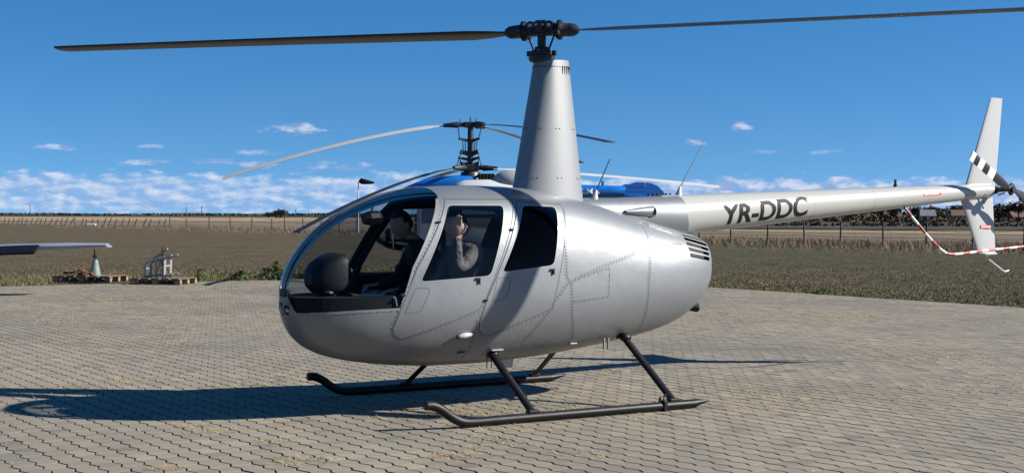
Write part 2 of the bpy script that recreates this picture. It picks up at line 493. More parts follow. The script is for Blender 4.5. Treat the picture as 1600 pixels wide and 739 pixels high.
def bulk(cs, chamfer):
    lv, lf = paver_local(chamfer); n = len(cs); k = len(lv)
    P = np.array([(c[0], c[1]) for c in cs])
    tilt = rng.normal(0, 0.0022, (n, 2)); dz = rng.normal(0, 0.0007, n) + 0.003 * np.sin(P[:, 0] * 1.3) * np.sin(P[:, 1] * 0.9)
    V = np.zeros((n, k, 3)); V[:, :, 0] = lv[None, :, 0] + P[:, None, 0]; V[:, :, 1] = lv[None, :, 1] + P[:, None, 1]
    V[:, :, 2] = lv[None, :, 2] + dz[:, None] + tilt[:, 0:1] * lv[None, :, 0] + tilt[:, 1:2] * lv[None, :, 1]
    F = np.array(lf)[None] + (np.arange(n) * k)[:, None, None]
    return V.reshape(-1, 3), F.reshape(-1, 4)
V1, F1 = bulk([c for c in rest if c[1] < 17], True)
V2, F2 = bulk([c for c in rest if c[1] >= 17], False)
def np_mesh(name, V, F):
    me = bpy.data.meshes.new(name); n = len(F); w = F.shape[1]
    me.vertices.add(len(V)); me.vertices.foreach_set('co', V.astype(np.float32).ravel())
    me.loops.add(n * w); me.loops.foreach_set('vertex_index', F.astype(np.int32).ravel())
    me.polygons.add(n); me.polygons.foreach_set('loop_start', (np.arange(n) * w).astype(np.int32))
    me.update(calc_edges=True); me.validate(); me.shade_flat(); return me
bo = link('paver_field', np_mesh('paver_field', np.vstack([V1, V2]), np.vstack([F1, F2 + len(V1)])), [M_pavN, M_sand], apron)
bo.data.polygons.foreach_set('material_index', np.concatenate([np.tile([0]*8+[1]*6, len(F1)//14), np.tile([0]*2+[1]*6, len(F2)//8)]).astype(np.int32))
tag(bo, kind='stuff')

# ------------------------------------------------------------------ straw and grass
def leafmat(name, cols, trans=0.25):
    m = bpy.data.materials.new(name); m.use_nodes = True
    nt = m.node_tree; p = nt.nodes['Principled BSDF']
    g = nt.nodes.new('ShaderNodeNewGeometry'); cr = nt.nodes.new('ShaderNodeValToRGB')
    nt.links.new(g.outputs['Random Per Island'], cr.inputs[0])
    els = cr.color_ramp.elements
    els[0].color = (*cols[0], 1); els[1].color = (*cols[-1], 1)
    for i, c in enumerate(cols[1:-1]):
        e = els.new((i + 1) / (len(cols) - 1)); e.color = (*c, 1)
    nt.links.new(cr.outputs[0], p.inputs['Base Color'])
    p.inputs['Roughness'].default_value = 0.8; p.inputs['Specular IOR Level'].default_value = 0.2
    MATS[name] = m
    return m
M_straw = leafmat('dry_straw', [(0.25, 0.18, 0.085), (0.36, 0.27, 0.13), (0.46, 0.36, 0.20), (0.28, 0.16, 0.07)])
M_tuft = leafmat('field_tufts', [(0.050, 0.040, 0.022), (0.115, 0.09, 0.054), (0.24, 0.19, 0.115), (0.07, 0.056, 0.03), (0.045, 0.055, 0.022), (0.16, 0.125, 0.075)])
M_tuft_y = leafmat('edge_tufts', [(0.075, 0.085, 0.03), (0.15, 0.125, 0.06), (0.10, 0.098, 0.04), (0.19, 0.15, 0.085), (0.085, 0.07, 0.04)])
M_green = leafmat('weed_leaves', [(0.035, 0.065, 0.02), (0.07, 0.10, 0.03), (0.05, 0.08, 0.025), (0.10, 0.12, 0.045)])
M_tall = leafmat('tall_dry_grass', [(0.15, 0.112, 0.076), (0.20, 0.155, 0.11), (0.12, 0.09, 0.06), (0.17, 0.13, 0.09)])

def blades(P, h, lean, width, zscale=1.0, segs=1):
    """one thin tapered blade per point: P (n,3), h (n,)"""
    n = len(P); an = rng.uniform(0, 2 * np.pi, n)
    d = np.stack([np.cos(an), np.sin(an)], 1)
    s = np.stack([-d[:, 1], d[:, 0]], 1)
    ln = lean * rng.uniform(0.2, 1.0, n)
    w = width * rng.uniform(0.6, 1.3, n)
    V = np.zeros((n, 4, 3))
    V[:, 0, :2] = P[:, :2] - s * w[:, None] * 0.5; V[:, 1, :2] = P[:, :2] + s * w[:, None] * 0.5
    top = P[:, :2] + d * (h * ln)[:, None]
    V[:, 2, :2] = top + s * w[:, None] * 0.18; V[:, 3, :2] = top - s * w[:, None] * 0.18
    V[:, 0, 2] = V[:, 1, 2] = P[:, 2]; V[:, 2, 2] = V[:, 3, 2] = P[:, 2] + h * zscale
    F = np.arange(n * 4).reshape(n, 4)
    return V.reshape(-1, 3), F

def in_apron(x, y, m=0.0):
    a = E1.x * x + E1.y * y; b = E2.x * x + E2.y * y
    return (a > AMIN - m) & (a < AMAX) & (b < BMAX + m) & (b > BMIN)

# straw lying on the blocks: clumps where the photograph has them, plus a sparse scatter
pts = []
clumps = [(u, v, n_, su, sv) for u, v, n_, su, sv in [
    (450, 722, 60, 0.10, 0.05), (500, 718, 40, 0.08, 0.04), (735, 665, 70, 0.10, 0.06), (770, 690, 90, 0.16, 0.08), (820, 668, 60, 0.2, 0.05),
    (885, 640, 70, 0.15, 0.06), (715, 712, 110, 0.14, 0.08), (905, 710, 50, 0.12, 0.05), (1005, 650, 50, 0.2, 0.06), (655, 650, 90, 0.22, 0.05),
    (700, 646, 120, 0.25, 0.05), (745, 641, 90, 0.2, 0.05), (1435, 558, 260, 0.5, 0.10), (1400, 620, 90, 0.35, 0.06), (1440, 645, 60, 0.25, 0.05), (1200, 498, 260, 0.9, 0.25),
    (1290, 494, 240, 0.7, 0.22), (1380, 496, 140, 0.7, 0.2), (1205, 630, 130, 0.3, 0.1), (1160, 610, 120, 0.3, 0.1), (1250, 625, 100, 0.3, 0.08), (960, 580, 90, 0.2, 0.05),
    (280, 447, 220, 0.8, 0.3), (330, 452, 180, 0.9, 0.4), (200, 470, 240, 0.8, 0.3), (290, 472, 200, 0.8, 0.25), (380, 488, 220, 0.9, 0.2),
    (110, 500, 180, 0.5, 0.2), (125, 512, 100, 0.4, 0.2), (40, 490, 160, 0.7, 0.3), (310, 512, 140, 0.4, 0.12), (60, 480, 150, 0.8, 0.3), (280, 538, 90, 0.2, 0.08),
    (190, 595, 110, 0.25, 0.06), (250, 590, 60, 0.2, 0.06), (400, 602, 110, 0.22, 0.06), (300, 668, 70, 0.12, 0.03), (125, 611, 60, 0.2, 0.05), (460, 590, 90, 0.25, 0.06), (585, 535, 0, 0.2, 0.1),
    (420, 690, 40, 0.07, 0.04), (340, 675, 40, 0.1, 0.04), (255, 732, 50, 0.06, 0.04), (50, 612, 50, 0.3, 0.06), (1130, 640, 60, 0.25, 0.08), (1500, 610, 70, 0.3, 0.08), (1560, 600, 60, 0.3, 0.08)]]
for u, v, n_, su, sv in clumps:
    x, y = px2ground(u, v)
    for _ in range(int(n_ * 1.6)):
        pts.append((x + random.gauss(0, su), y + random.gauss(0, max(sv, su * 0.9))))
for c in rng.choice(len(cells), 5200, replace=False):
    x, y, _ = cells[c]
    if mnoise.noise(Vector((x * 0.35, y * 0.35, 3.3))) + random.uniform(-0.55, 0.55) > 0.0:
        k = random.uniform(-0.5, 0.5) * PP   # sits in a zigzag joint
        for q in range(random.randint(1, 3)):
            pts.append((x + E1.x * (k + random.gauss(0, .02)) - E2.x * PQ / 2, y + E1.y * (k + random.gauss(0, .02)) - E2.y * PQ / 2))
pts = np.array([p for p in pts if in_apron(p[0], p[1])])
P = np.zeros((len(pts), 3)); P[:, :2] = pts; P[:, 2] = 0.002
sc_d = np.clip(P[:, 1] / 9.5, 1, 3.2) ** 0.7
V, F = blades(P, rng.uniform(0.014, 0.050, len(P)) * sc_d, 2.0, 0.0065, 0.32)
tag(link('dry_straw', np_mesh('dry_straw', V, F), M_straw), 'scattered dry straw and grass bits lying on the paving blocks', 'straw', kind='stuff')

# field grass: tufts that thin out with distance
def scatter(n, dmin, dmax, test, pw=1.0):
    d = dmin + (dmax - dmin) * rng.uniform(0, 1, n) ** pw
    x = rng.uniform(-0.42, 0.42, n) * d
    m = test(x, d)
    return x[m], d[m]
x, d = scatter(230000, 24, 75, lambda x, d: (~in_apron(x, d, 0.02)) & (x < fence_x(d) + 3), 1.6)
P = np.stack([x, d, np.full(len(x), -0.035)], 1)
nzv = np.array([mnoise.noise(Vector((a * 0.22, b * 0.22, 0.0))) for a, b in zip(x, d)])
V, F = blades(P, rng.uniform(0.014, 0.046, len(x)) * (1 + 0.7 * nzv) * np.clip((72 - d) / 40, 0.15, 1), 1.5, 0.012)
tag(link('field_grass', np_mesh('field_grass', V, F), M_tuft), 'short brown and olive field grass around the paved apron', 'grass', kind='stuff')
# yellower longer fringe along the edge of the apron
n = 75000
t = rng.uniform(0, 1, n); w = np.abs(rng.normal(0, 2.4, n)) + 0.03
aa = np.where(rng.uniform(0, 1, n) < 0.55, 1, 0)
a = np.where(aa == 1, AMIN - w, AMIN + t * 26); b = np.where(aa == 1, 2 + t * 20, BMAX + w * 0.5)
P = np.stack([E1.x * a + E2.x * b, E1.y * a + E2.y * b, np.full(n, -0.03)], 1)
keep = np.ones(n, bool)
for (u_, v_, r_) in ((131, 441, 1.25), (247, 445, 1.0)):
    gx_, gy_ = px2ground(u_, v_); keep &= np.hypot(P[:, 0] - gx_, P[:, 1] - gy_ - 0.3) > r_
P = P[keep]; aa = aa[keep]; n = len(P)
V, F = blades(P, rng.uniform(0.025, 0.10, n) * np.where(aa == 1, 1, 0.4), 1.0, 0.014)
tag(link('edge_grass', np_mesh('edge_grass', V, F), M_tuft_y), 'yellowish longer grass fringe along the edge of the paving', 'grass', kind='stuff')
# tall dry grass along the wire fence
n = 70000
dd = 62 + 130 * rng.uniform(0, 1, n) ** 1.6
xx = fence_x(dd) + np.abs(rng.normal(0, 5.0, n)) * np.sign(rng.uniform(-0.25, 1, n)) * 1.0
P = np.stack([xx, dd + rng.uniform(-.5, .5, n), np.full(n, -0.03)], 1)
V, F = blades(P, rng.uniform(0.06, 0.40, n), 0.9, 0.022)
tag(link('tall_grass', np_mesh('tall_grass', V, F), M_tall), 'tall brownish dead grass growing along the wire fence', 'grass', kind='stuff')
# ------------------------------------------------------------------ the silver helicopter
M_silver = mat('silver_paint', (0.212, 0.223, 0.237), 0.50, 0.52, var=(1.6, 0.20), bump=(6.0, 0.16, 0.02), coat=0.25, spec=0.35)
M_silver_l = mat('silver_light', (0.222, 0.228, 0.235), 0.5, 0.35, var=(2.0, 0.08), coat=0.1)
M_white = mat('white_paint', (0.38, 0.38, 0.375), 0.32, 0.0, var=(1.5, 0.06), coat=0.3)
M_cream = mat('cream_paint', (0.355, 0.355, 0.33), 0.26, 0.0, var=(1.2, 0.06), coat=0.5)
M_black = mat('black_metal', (0.006, 0.006, 0.0075), 0.46, 0.0, var=(9, 0.5), spec=0.25)
M_blade = mat('blade_black', (0.010, 0.0105, 0.012), 0.42, 0.0, var=(4, 0.4))
M_hub = mat('hub_metal', (0.05, 0.05, 0.055), 0.45, 0.5, var=(22, 0.7))
M_steel = mat('bare_steel', (0.45, 0.45, 0.46), 0.35, 0.9, var=(14, 0.3))
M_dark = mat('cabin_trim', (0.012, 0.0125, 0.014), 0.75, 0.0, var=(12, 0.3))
M_seam = mat('seam_dark', (0.075, 0.075, 0.08), 0.7)
M_rivet = mat('rivet', (0.12, 0.122, 0.126), 0.5, 0.3)
M_brivet = mat('boom_rivet', (0.38, 0.37, 0.33), 0.5)
M_bseam = mat('boom_seam', (0.36, 0.35, 0.31), 0.6)
M_rubber = mat('rubber', (0.015, 0.015, 0.015), 0.8)
M_glass = glassmat('windshield_acrylic', (0.62, 0.66, 0.70), 0.40, ior=1.13)
M_glass_d = glassmat('door_acrylic', (0.72, 0.75, 0.79), 0.8, ior=1.27)
M_glass_r = glassmat('tinted_acrylic', (0.17, 0.20, 0.24), 0.7, ior=1.18)
M_leather = mat('seat_leather', (0.016, 0.016, 0.017), 0.55, 0.0, var=(6, 0.3), bump=(25, 0.2, 0.01))
M_red = mat('red_paint', (0.50, 0.035, 0.03), 0.4)

M_strip = mat('dull_strip', (0.22, 0.225, 0.23), 0.55, 0.3, var=(6, 0.2))
PSI = 0.5505
HELI = empty('helicopter', (0.255, 12.27, 0.0), math.pi + PSI)
tag(HELI, 'silver four seat helicopter with cream tail boom parked on the block paving', 'helicopter')
hM = Matrix.Translation((0.255, 12.27, 0)) @ Matrix.Rotation(math.pi + PSI, 4, 'Z')

ROWS = np.array([
(2.400,.985,.945,0.0,.965),(2.393,1.06,.86,.10,.96),(2.37,1.14,.77,.175,.95),(2.31,1.255,.655,.27,.94),
(2.22,1.375,.567,.355,.94),(2.08,1.512,.495,.435,.95),(1.90,1.63,.445,.51,.96),(1.68,1.73,.410,.57,.98),
(1.42,1.805,.382,.612,1.0),(1.12,1.845,.367,.635,1.02),(.75,1.857,.366,.64,1.04),(.35,1.847,.383,.635,1.05),
(0,1.803,.408,.62,1.06),(-.35,1.737,.447,.588,1.07),(-.70,1.657,.492,.545,1.08),(-1.05,1.573,.552,.49,1.09),
(-1.35,1.505,.640,.425,1.10),(-1.56,1.452,.755,.35,1.12),(-1.69,1.412,.88,.27,1.14),(-1.76,1.375,.98,.18,1.16),
(-1.79,1.32,1.06,.10,1.17),(-1.795,1.20,1.15,0.0,1.175)])
NR = len(ROWS) - 1
def _tang():
    A = ROWS; m = np.zeros_like(A); d = A[1:] - A[:-1]
    for i in range(1, len(A) - 1):
        for k in range(5):
            a, b = d[i - 1, k], d[i, k]; m[i, k] = 0 if a * b <= 0 else 2 * a * b / (a + b)
    for e, j in ((0, 0), (NR, NR - 1)):
        m[e] = d[j] * 1.6; m[e, 0] = 0
    return m
TG = _tang()
def rowat(u):
    u = min(max(u, 0.0), NR - 1e-9); i = int(u); t = u - i
    return (2*t**3-3*t*t+1)*ROWS[i] + (t**3-2*t*t+t)*TG[i] + (-2*t**3+3*t*t)*ROWS[i+1] + (t**3-t*t)*TG[i+1]
def NTX(X): return 2.25 + .45*max(0, min(1, (2.2-X)/.9))*max(0, min(1, (X+.75)/1.0))
NBX = 2.45
def S(u, t):
    X, zt, zb, w, zw = rowat(u); a = abs(t)*math.pi/2; n = NTX(X) if t >= 0 else NBX
    c = max(math.cos(a), 0)**(2/n); s = math.sin(a)**(2/n)
    return Vector((X, w*c, zw + s*((zt-zw) if t >= 0 else (zb-zw))))
def u_of_x(X):
    lo, hi = 0.0, float(NR)
    for _ in range(36):
        m = (lo+hi)/2
        if rowat(m)[0] > X: lo = m
        else: hi = m
    return lo
def Yxz(X, z):
    _, zt, zb, w, zw = rowat(u_of_x(X))
    if z >= zw: s = (z-zw)/max(zt-zw, 1e-6); n = NTX(X)
    else: s = (zw-z)/max(zw-zb, 1e-6); n = NBX
    return w*max(1-min(s, 1)**n, 0)**(1/n)
def onsurf(X, z, off=0.0, side=1):
    """point on the left skin at (X, z), pushed outward by off"""
    e = 0.004; y = Yxz(X, z)
    dx = (Yxz(X+e, z)-Yxz(X-e, z))/(2*e); dz = (Yxz(X, z+e)-Yxz(X, z-e))/(2*e)
    n = Vector((-dx, 1, -dz)).normalized()
    p = Vector((X, y, z)) + n*off
    return Vector((p.x, side*p.y, p.z))
def snormal(u, t):
    e = 0.01
    tu = S(min(u+e, NR), t)-S(max(u-e, 0), t); tt = S(u, min(t+e, 1))-S(u, max(t-e, -1))
    n = tt.cross(tu)
    if n.length < 1e-9: return Vector((1 if u < 5 else -1, 0, 0))
    n.normalize(); 
    return n if n.y >= -1e-6 else -n

def hull(P):
    P = sorted(set(P)); 
    def half(Q):
        h = []
        for p in Q:
            while len(h) >= 2 and (h[-1][0]-h[-2][0])*(p[1]-h[-2][1])-(h[-1][1]-h[-2][1])*(p[0]-h[-2][0]) <= 0: h.pop()
            h.append(p)
        return h
    a = half(P); b = half(P[::-1]); return a[:-1]+b[:-1]
def rounded(P, r, k=4):
    """round the corners of a convex polygon"""
    out = []; n = len(P)
    for i in range(n):
        a = Vector(P[i-1]); b = Vector(P[i]); c = Vector(P[(i+1) % n])
        d1 = (a-b); d2 = (c-b); q = min(r, d1.length*.45, d2.length*.45)
        p0 = b+d1.normalized()*q; p2 = b+d2.normalized()*q
        for j in range(k+1):
            t = j/k; v = p0*(1-t)**2+b*2*t*(1-t)+p2*t*t; out.append((v.x, v.y))
    return hull(out)
def halfspaces(poly):
    hs = []
    for i in range(len(poly)):
        a = poly[i]; b = poly[(i+1) % len(poly)]
        hs.append((-(b[1]-a[1]), 0.0, (b[0]-a[0]), (b[1]-a[1])*a[0]-(b[0]-a[0])*a[1]))   # fx,fy,fz,c  >=0 inside
    return hs
fdoor = hull([(1.186,1.732),(0.567,1.732),(0.943,0.923),(0.988,0.858),(1.237,0.768),(1.574,0.65),(1.630,0.641),(1.690,0.68),(1.708,0.726),(1.660,0.877),(1.530,1.188)])
rdoor = hull([(0.535,1.721),(0.08,1.693),(0.28,0.888),(0.297,0.84),(0.868,0.638),(0.925,0.644),(0.966,0.691),(0.972,0.759),(0.918,0.944)])
fwin = rounded(hull([(1.196,1.687),(0.678,1.689),(0.889,1.120),(1.512,1.083)]), 0.05)
rwin = rounded(hull([(0.499,1.69),(0.155,1.681),(0.278,1.195),(0.79,1.145)]), 0.05)
REG = [('door_window_f', halfspaces(fwin)), ('door_window_r', halfspaces(rwin)), ('front_door', halfspaces(fdoor)), ('rear_door', halfspaces(rdoor))]
def line_hs(a, b, sgn):
    v = (-(b[1]-a[1]), 0.0, (b[0]-a[0]), (b[1]-a[1])*a[0]-(b[0]-a[0])*a[1])
    return tuple(sgn*x for x in v)
strip = [(0, 1, 0, -0.03), (0, 1, 0.8, -0.068-0.8*.976)]
lowedge = line_hs((1.655, .888), (2.364, .846), 1)
REG.append(('windshield', [lowedge, line_hs((1.655,.886),(1.560,1.188),-1), (0,0,-1,1.188)]+strip))
REG.append(('windshield', [line_hs((1.560,1.188),(1.222,1.775),-1), (0,0,1,-1.188), (1,0,0,-1.225)]+strip))
slots = [[(-1.37,1.436),(-1.345,1.428),(-1.665,1.372),(-1.68,1.38)], [(-1.342,1.415),(-1.335,1.390),(-1.675,1.325),(-1.685,1.350)], [(-1.332,1.374),(-1.331,1.345),(-1.665,1.283),(-1.68,1.308)],
         [(-1.331,1.328),(-1.336,1.294),(-1.650,1.243),(-1.665,1.268)], [(-1.332,1.276),(-1.331,1.241),(-1.636,1.196),(-1.650,1.228)]]
for s_ in slots: REG.append(('louvre_opening', halfspaces(hull(s_))))

def clip(poly, h):
    """split list of (x,y,z,u,t) by plane h -> inside, outside"""
    d = [h[0]*p[0]+h[1]*p[1]+h[2]*p[2]+h[3] for p in poly]
    if all(v >= -1e-9 for v in d): return poly, None
    if all(v <= 1e-9 for v in d): return None, poly
    I = []; O = []
    for i in range(len(poly)):
        p, q = poly[i], poly[(i+1) % len(poly)]; a, b = d[i], d[(i+1) % len(poly)]
        (I if a >= 0 else O).append(p)
        if (a > 0 and b < 0) or (a < 0 and b > 0):
            t = a/(a-b); r_ = tuple(p[k]+(q[k]-p[k])*t for k in range(5)); I.append(r_); O.append(r_)
    return (I if len(I) > 2 else None), (O if len(O) > 2 else None)
def build_panels():
    us = []
    for i in range(NR):
        L = (S(i, 0.25)-S(i+1, 0.25)).length+abs(ROWS[i, 0]-ROWS[i+1, 0])*0.3
        k = max(3, int(L/0.028)); us += [i+j/k for j in range(k)]
    us.append(float(NR)); NTT = 72
    ts = [-1+2*j/NTT for j in range(NTT+1)]
    G = [[(*S(u, t), u, t) for t in ts] for u in us]
    out = {}
    for i in range(len(us)-1):
        for j in range(NTT):
            pieces = [[G[i][j], G[i+1][j], G[i+1][j+1], G[i][j+1]]]
            for name, hs in REG:
                nxt = []
                for pc in pieces:
                    cur = pc; outs = []
                    for h in hs:
                        ins, o = clip(cur, h)
                        if o: outs.append(o)
                        cur = ins
                        if cur is None: break
                    if cur is None: nxt.append(pc)
                    else: out.setdefault(name, []).append(cur); nxt += outs
                pieces = nxt
            out.setdefault('body', []).extend(pieces)
    return out
PAN = build_panels()
def panel_mesh(name, polys, side, off=0.0, flip=False, filt=None):
    key = {}; V = []; F = []
    for pc in polys:
        if filt and not filt(pc): continue
        f = []
        for p in pc:
            u, t = p[3], p[4]; c = S(u, t)
            k = (round(c.x, 5), round(c.y, 5), round(c.z, 5))
            if k not in key:
                if off:
                    c = c+snormal(u, t)*off
                    if c.y < 0: c.y = 0
                key[k] = len(V); V.append((c.x, side*c.y, c.z))
            f.append(key[k])
        g = [f[q] for q in range(len(f)) if f[q] != f[q-1]]
        if len(set(g)) < 3: continue
        rev = (side < 0) != flip
        F.append(tuple(reversed(g)) if not rev else tuple(g))
    return V, F
def both_sides(name, polys, off=0.0, flip=False, filt=None):
    V, F = panel_mesh(name, polys, 1, off, flip, filt); V2, F2 = panel_mesh(name, polys, -1, off, flip, filt)
    return V+V2, F+[tuple(i+len(V) for i in f) for f in F2]
def panel_obj(name, VF, m, parent=HELI, weld=False):
    me = bpy.data.meshes.new(name); me.from_pydata(VF[0], [], VF[1])
    if weld:
        bm = bmesh.new(); bm.from_mesh(me); bmesh.ops.remove_doubles(bm, verts=bm.verts, dist=0.0004); bm.to_mesh(me); bm.free()
    me.polygons.foreach_set('use_smooth', [True]*len(me.polygons)); me.update()
    return link(name, me, m, parent)

fus = panel_obj('fuselage', both_sides('b', PAN['body']), M_silver, weld=True)
incab = lambda pc: min(p[0] for p in pc) > -0.30
panel_obj('cabin_liner', both_sides('l', PAN['body'], -0.022, True, incab), M_dark, weld=True)
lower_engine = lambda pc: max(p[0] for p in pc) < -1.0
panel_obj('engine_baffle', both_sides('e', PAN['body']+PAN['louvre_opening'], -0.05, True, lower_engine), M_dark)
doors = {}
for side, sn in ((1, 'left'), (-1, 'right')):
    for nm, wn_ in (('front_door', 'door_window_f'), ('rear_door', 'door_window_r')):
        d_ = panel_obj(nm, panel_mesh('d', PAN[nm], side, 0.0025), M_silver)
        doors[(nm, side)] = d_
        panel_obj('door_trim', panel_mesh('d', PAN[nm], side, -0.02, True), M_dark, d_)
        panel_obj('door_window', panel_mesh('w', PAN[wn_], side, -0.003), M_glass_d if nm == 'front_door' else M_glass_r, d_)
    panel_obj('windshield', panel_mesh('w', PAN['windshield'], side, -0.002), M_glass)

# seams, rivets ------------------------------------------------------------
def ribbon(mb, pts, width, off, side=1, closed=False, step=0.03):
    P = []
    Q = list(pts)+([pts[0]] if closed else [])
    for a, b in zip(Q[:-1], Q[1:]):
        L = math.dist(a, b); k = max(1, int(L/step))
        for j in range(k): P.append((a[0]+(b[0]-a[0])*j/k, a[1]+(b[1]-a[1])*j/k))
    P.append(Q[-1])
    vs = []; fs = []
    for i, p in enumerate(P):
        q0 = P[max(i-1, 0)]; q1 = P[min(i+1, len(P)-1)]
        d = Vector((q1[0]-q0[0], q1[1]-q0[1])); d = d.normalized() if d.length > 0 else Vector((1, 0)); n = Vector((-d.y, d.x))*width/2
        vs.append(onsurf(p[0]+n.x, p[1]+n.y, off, side)); vs.append(onsurf(p[0]-n.x, p[1]-n.y, off, side))
    for i in range(len(P)-1): fs.append((2*i, 2*i+1, 2*i+3, 2*i+2))
    mb.add(vs, fs, True)
def rivets(mb, pts, step, side=1, shift=0.0, r=0.0043):
    acc = 0.0
    for a, b in zip(pts[:-1], pts[1:]):
        L = math.dist(a, b); s_ = acc
        while s_ < L:
            t = s_/L; d = ((b[0]-a[0])/L, (b[1]-a[1])/L)
            X = a[0]+(b[0]-a[0])*t-d[1]*shift+random.gauss(0, .0008); z = a[1]+(b[1]-a[1])*t+d[0]*shift
            c0 = onsurf(X, z, 0.0, side); c1 = onsurf(X, z, 0.0042, side)
            n = (c1-c0).normalized(); ring = mb.ring(c0+n*0.0026, n, r, 6)
            mb.add(ring+[c0+n*0.0062], [(k, (k+1) % 6, 6) for k in range(6)], True)
            s_ += step
        acc = s_-L
fpan = [(1.551,1.029),(1.536,1.039),(1.435,1.037),(1.429,1.011),(1.496,.867),(1.52,.853),(1.629,.84)]
rpan = [(.827,1.105),(.7,1.108),(.706,1.072),(.736,.959),(.784,.924),(.872,.916)]
seamA = [(.069,1.677),(.157,1.378),(.153,1.102),(.099,1.031),(.077,.789),(-.02,.56)]
seamB = [(.283,.882),(.153,1.033),(.006,1.099),(-.298,1.194),(-.622,1.282),(-.81,1.34),(-1.257,1.357)]
seamC = [(-.84,1.50),(-.829,1.412),(-.81,1.34),(-.768,1.035),(-.779,.753),(-.80,.60)]
seamD = [(.064,1.078),(-.311,1.167),(-.308,.917),(.078,.886)]
seamE = [(.489,.587),(.30,.84),(.283,.882)]
seamF = [(1.0,.77),(.998,.557),(1.008,.45)]
roofseam = [(1.20,1.742),(.56,1.744),(.06,1.705)]
for side in (1, -1):
    for nm, poly in (('front_door', fdoor), ('rear_door', rdoor)):
        mb = MB(); ribbon(mb, poly, 0.007, 0.0034, side, True); mb.build('door_seam', M_seam, doors[(nm, side)])
        mb = MB(); ribbon(mb, fpan if nm == 'front_door' else rpan, 0.0045, 0.0036, side, True); mb.build('access_panel_seam', M_seam, doors[(nm, side)])
        mb = MB(); wp = fwin if nm == 'front_door' else rwin
        ribbon(mb, wp, 0.010, 0.0040, side, True); mb.build('window_rim', M_silver_l, doors[(nm, side)])
    mb = MB()
    for s_ in (seamA, seamB, seamC, seamD, seamE, seamF, roofseam): ribbon(mb, s_, 0.0042, 0.0012, side)
    mb.build('panel_seam', M_seam, HELI)['kind'] = 'stuff'
    mb = MB()
    for s_ in (seamA, seamC, seamF, seamE):
        rivets(mb, s_, 0.026, side, 0.014); rivets(mb, s_, 0.026, side, -0.014)
    rivets(mb, seamB, 0.034, side, 0.012); rivets(mb, seamB, 0.034, side, -0.012); rivets(mb, seamD, 0.05, side, 0.01)
    rivets(mb, [(2.355,.832),(1.978,.853),(1.66,.868)], 0.052, side, 0.0, 0.006)
    fr = [(1.715,.70),(1.722,.76),(1.668,.885),(1.545,1.19),(1.205,1.745)]
    rivets(mb, fr, 0.034, side, 0.004, 0.005)
    rivets(mb, [(1.62,.63),(1.237,.755),(.99,.845)], 0.03, side, -0.014); rivets(mb, [(.868,.625),(.32,.82)], 0.03, side, -0.012)
    for poly in (fdoor, rdoor):
        rivets(mb, [p for p in poly if p[1] < 1.2], 0.042, side, -0.016, 0.0045)
    rivets(mb, [(1.70,.56),(1.0,.50),(.3,.505),(-.4,.56)], 0.06, side, 0.0, 0.004); rivets(mb, [(.9,.86),(.93,.70),(.96,.52)], 0.03, side, 0.0, 0.004)
    for rr in range(24):
        rivets(mb, [(.52+random.gauss(0,.06), .56+random.gauss(0,.045)), (.53, .60)], 0.3, side)
    mb.build('rivets', M_rivet, HELI)['kind'] = 'stuff'
    mb = MB()
    ribbon(mb, [(1.665,.876),(1.978,.862),(2.30,.842)], 0.022, 0.0022, side); ribbon(mb, [(1.653,.90),(1.556,1.195),(1.25,1.735)], 0.020, 0.0022, side)
    mb.build('windshield_retainer', M_strip, HELI)
    # door hardware
    fd = doors[('front_door', side)]; rd = doors[('rear_door', side)]
    for par, X, z in ((fd, 1.011, 1.104), (rd, .302, 1.162)):
        p = onsurf(X, z, 0.012, side); MB().box(p, (0.035, 0.014, 0.012)).box(p+Vector((-.012, 0, -.02)), (0.011, 0.014, 0.04)).build('door_handle', M_black, par)
    p = onsurf(.981, 1.066, 0.0, side); q = onsurf(.981, 1.066, 0.008, side); MB().cyl(p, q, 0.012, 0.010, 12).build('door_lock', M_steel, fd)
    for par, X, z in ((fd, 1.645, .985), (fd, 1.31, 1.55), (rd, .935, .93), (rd, .668, 1.49)):
        p = onsurf(X, z, 0.008, side); MB().box(p, (0.035, 0.014, 0.016), bev=0.003).build('door_hinge', M_black, par)

# windshield centre strip over the nose
mb = MB(); prof = []
for u in np.linspace(0.25, u_of_x(1.22), 46): prof.append(u)
vs = []; fs = []
def tt_for_y(u, y):
    X, zt, zb, w, zw = rowat(u); n = NTX(X)
    if w <= y: return 0.0
    return math.acos(min(1, (y/w)**(n/2)))*2/math.pi
for u in prof:
    row = []
    for yy in (-.034, -.017, 0, .017, .034):
        t = tt_for_y(u, abs(yy)); c = S(u, t)+snormal(u, t)*0.006; row.append((c.x, yy, c.z))
    vs += row
for i in range(len(prof)-1):
    for k in range(4): fs.append((i*5+k, (i+1)*5+k, (i+1)*5+k+1, i*5+k+1))
mb.add(vs, fs, True); mb.build('windshield_strip', M_strip, HELI)
mb = MB()
for u in prof[2::1]:
    for yy in (-.027, .027):
        t = tt_for_y(u, .027); c = S(u, t)+snormal(u, t)*0.007; n = snormal(u, t)
        ring = mb.ring((c.x, yy, c.z), n, .005, 6); mb.add(ring+[Vector((c.x, yy, c.z))+n*.003], [(k, (k+1) % 6, 6) for k in range(6)], True)
mb.build('strip_rivets', M_rivet, HELI)['kind'] = 'stuff'
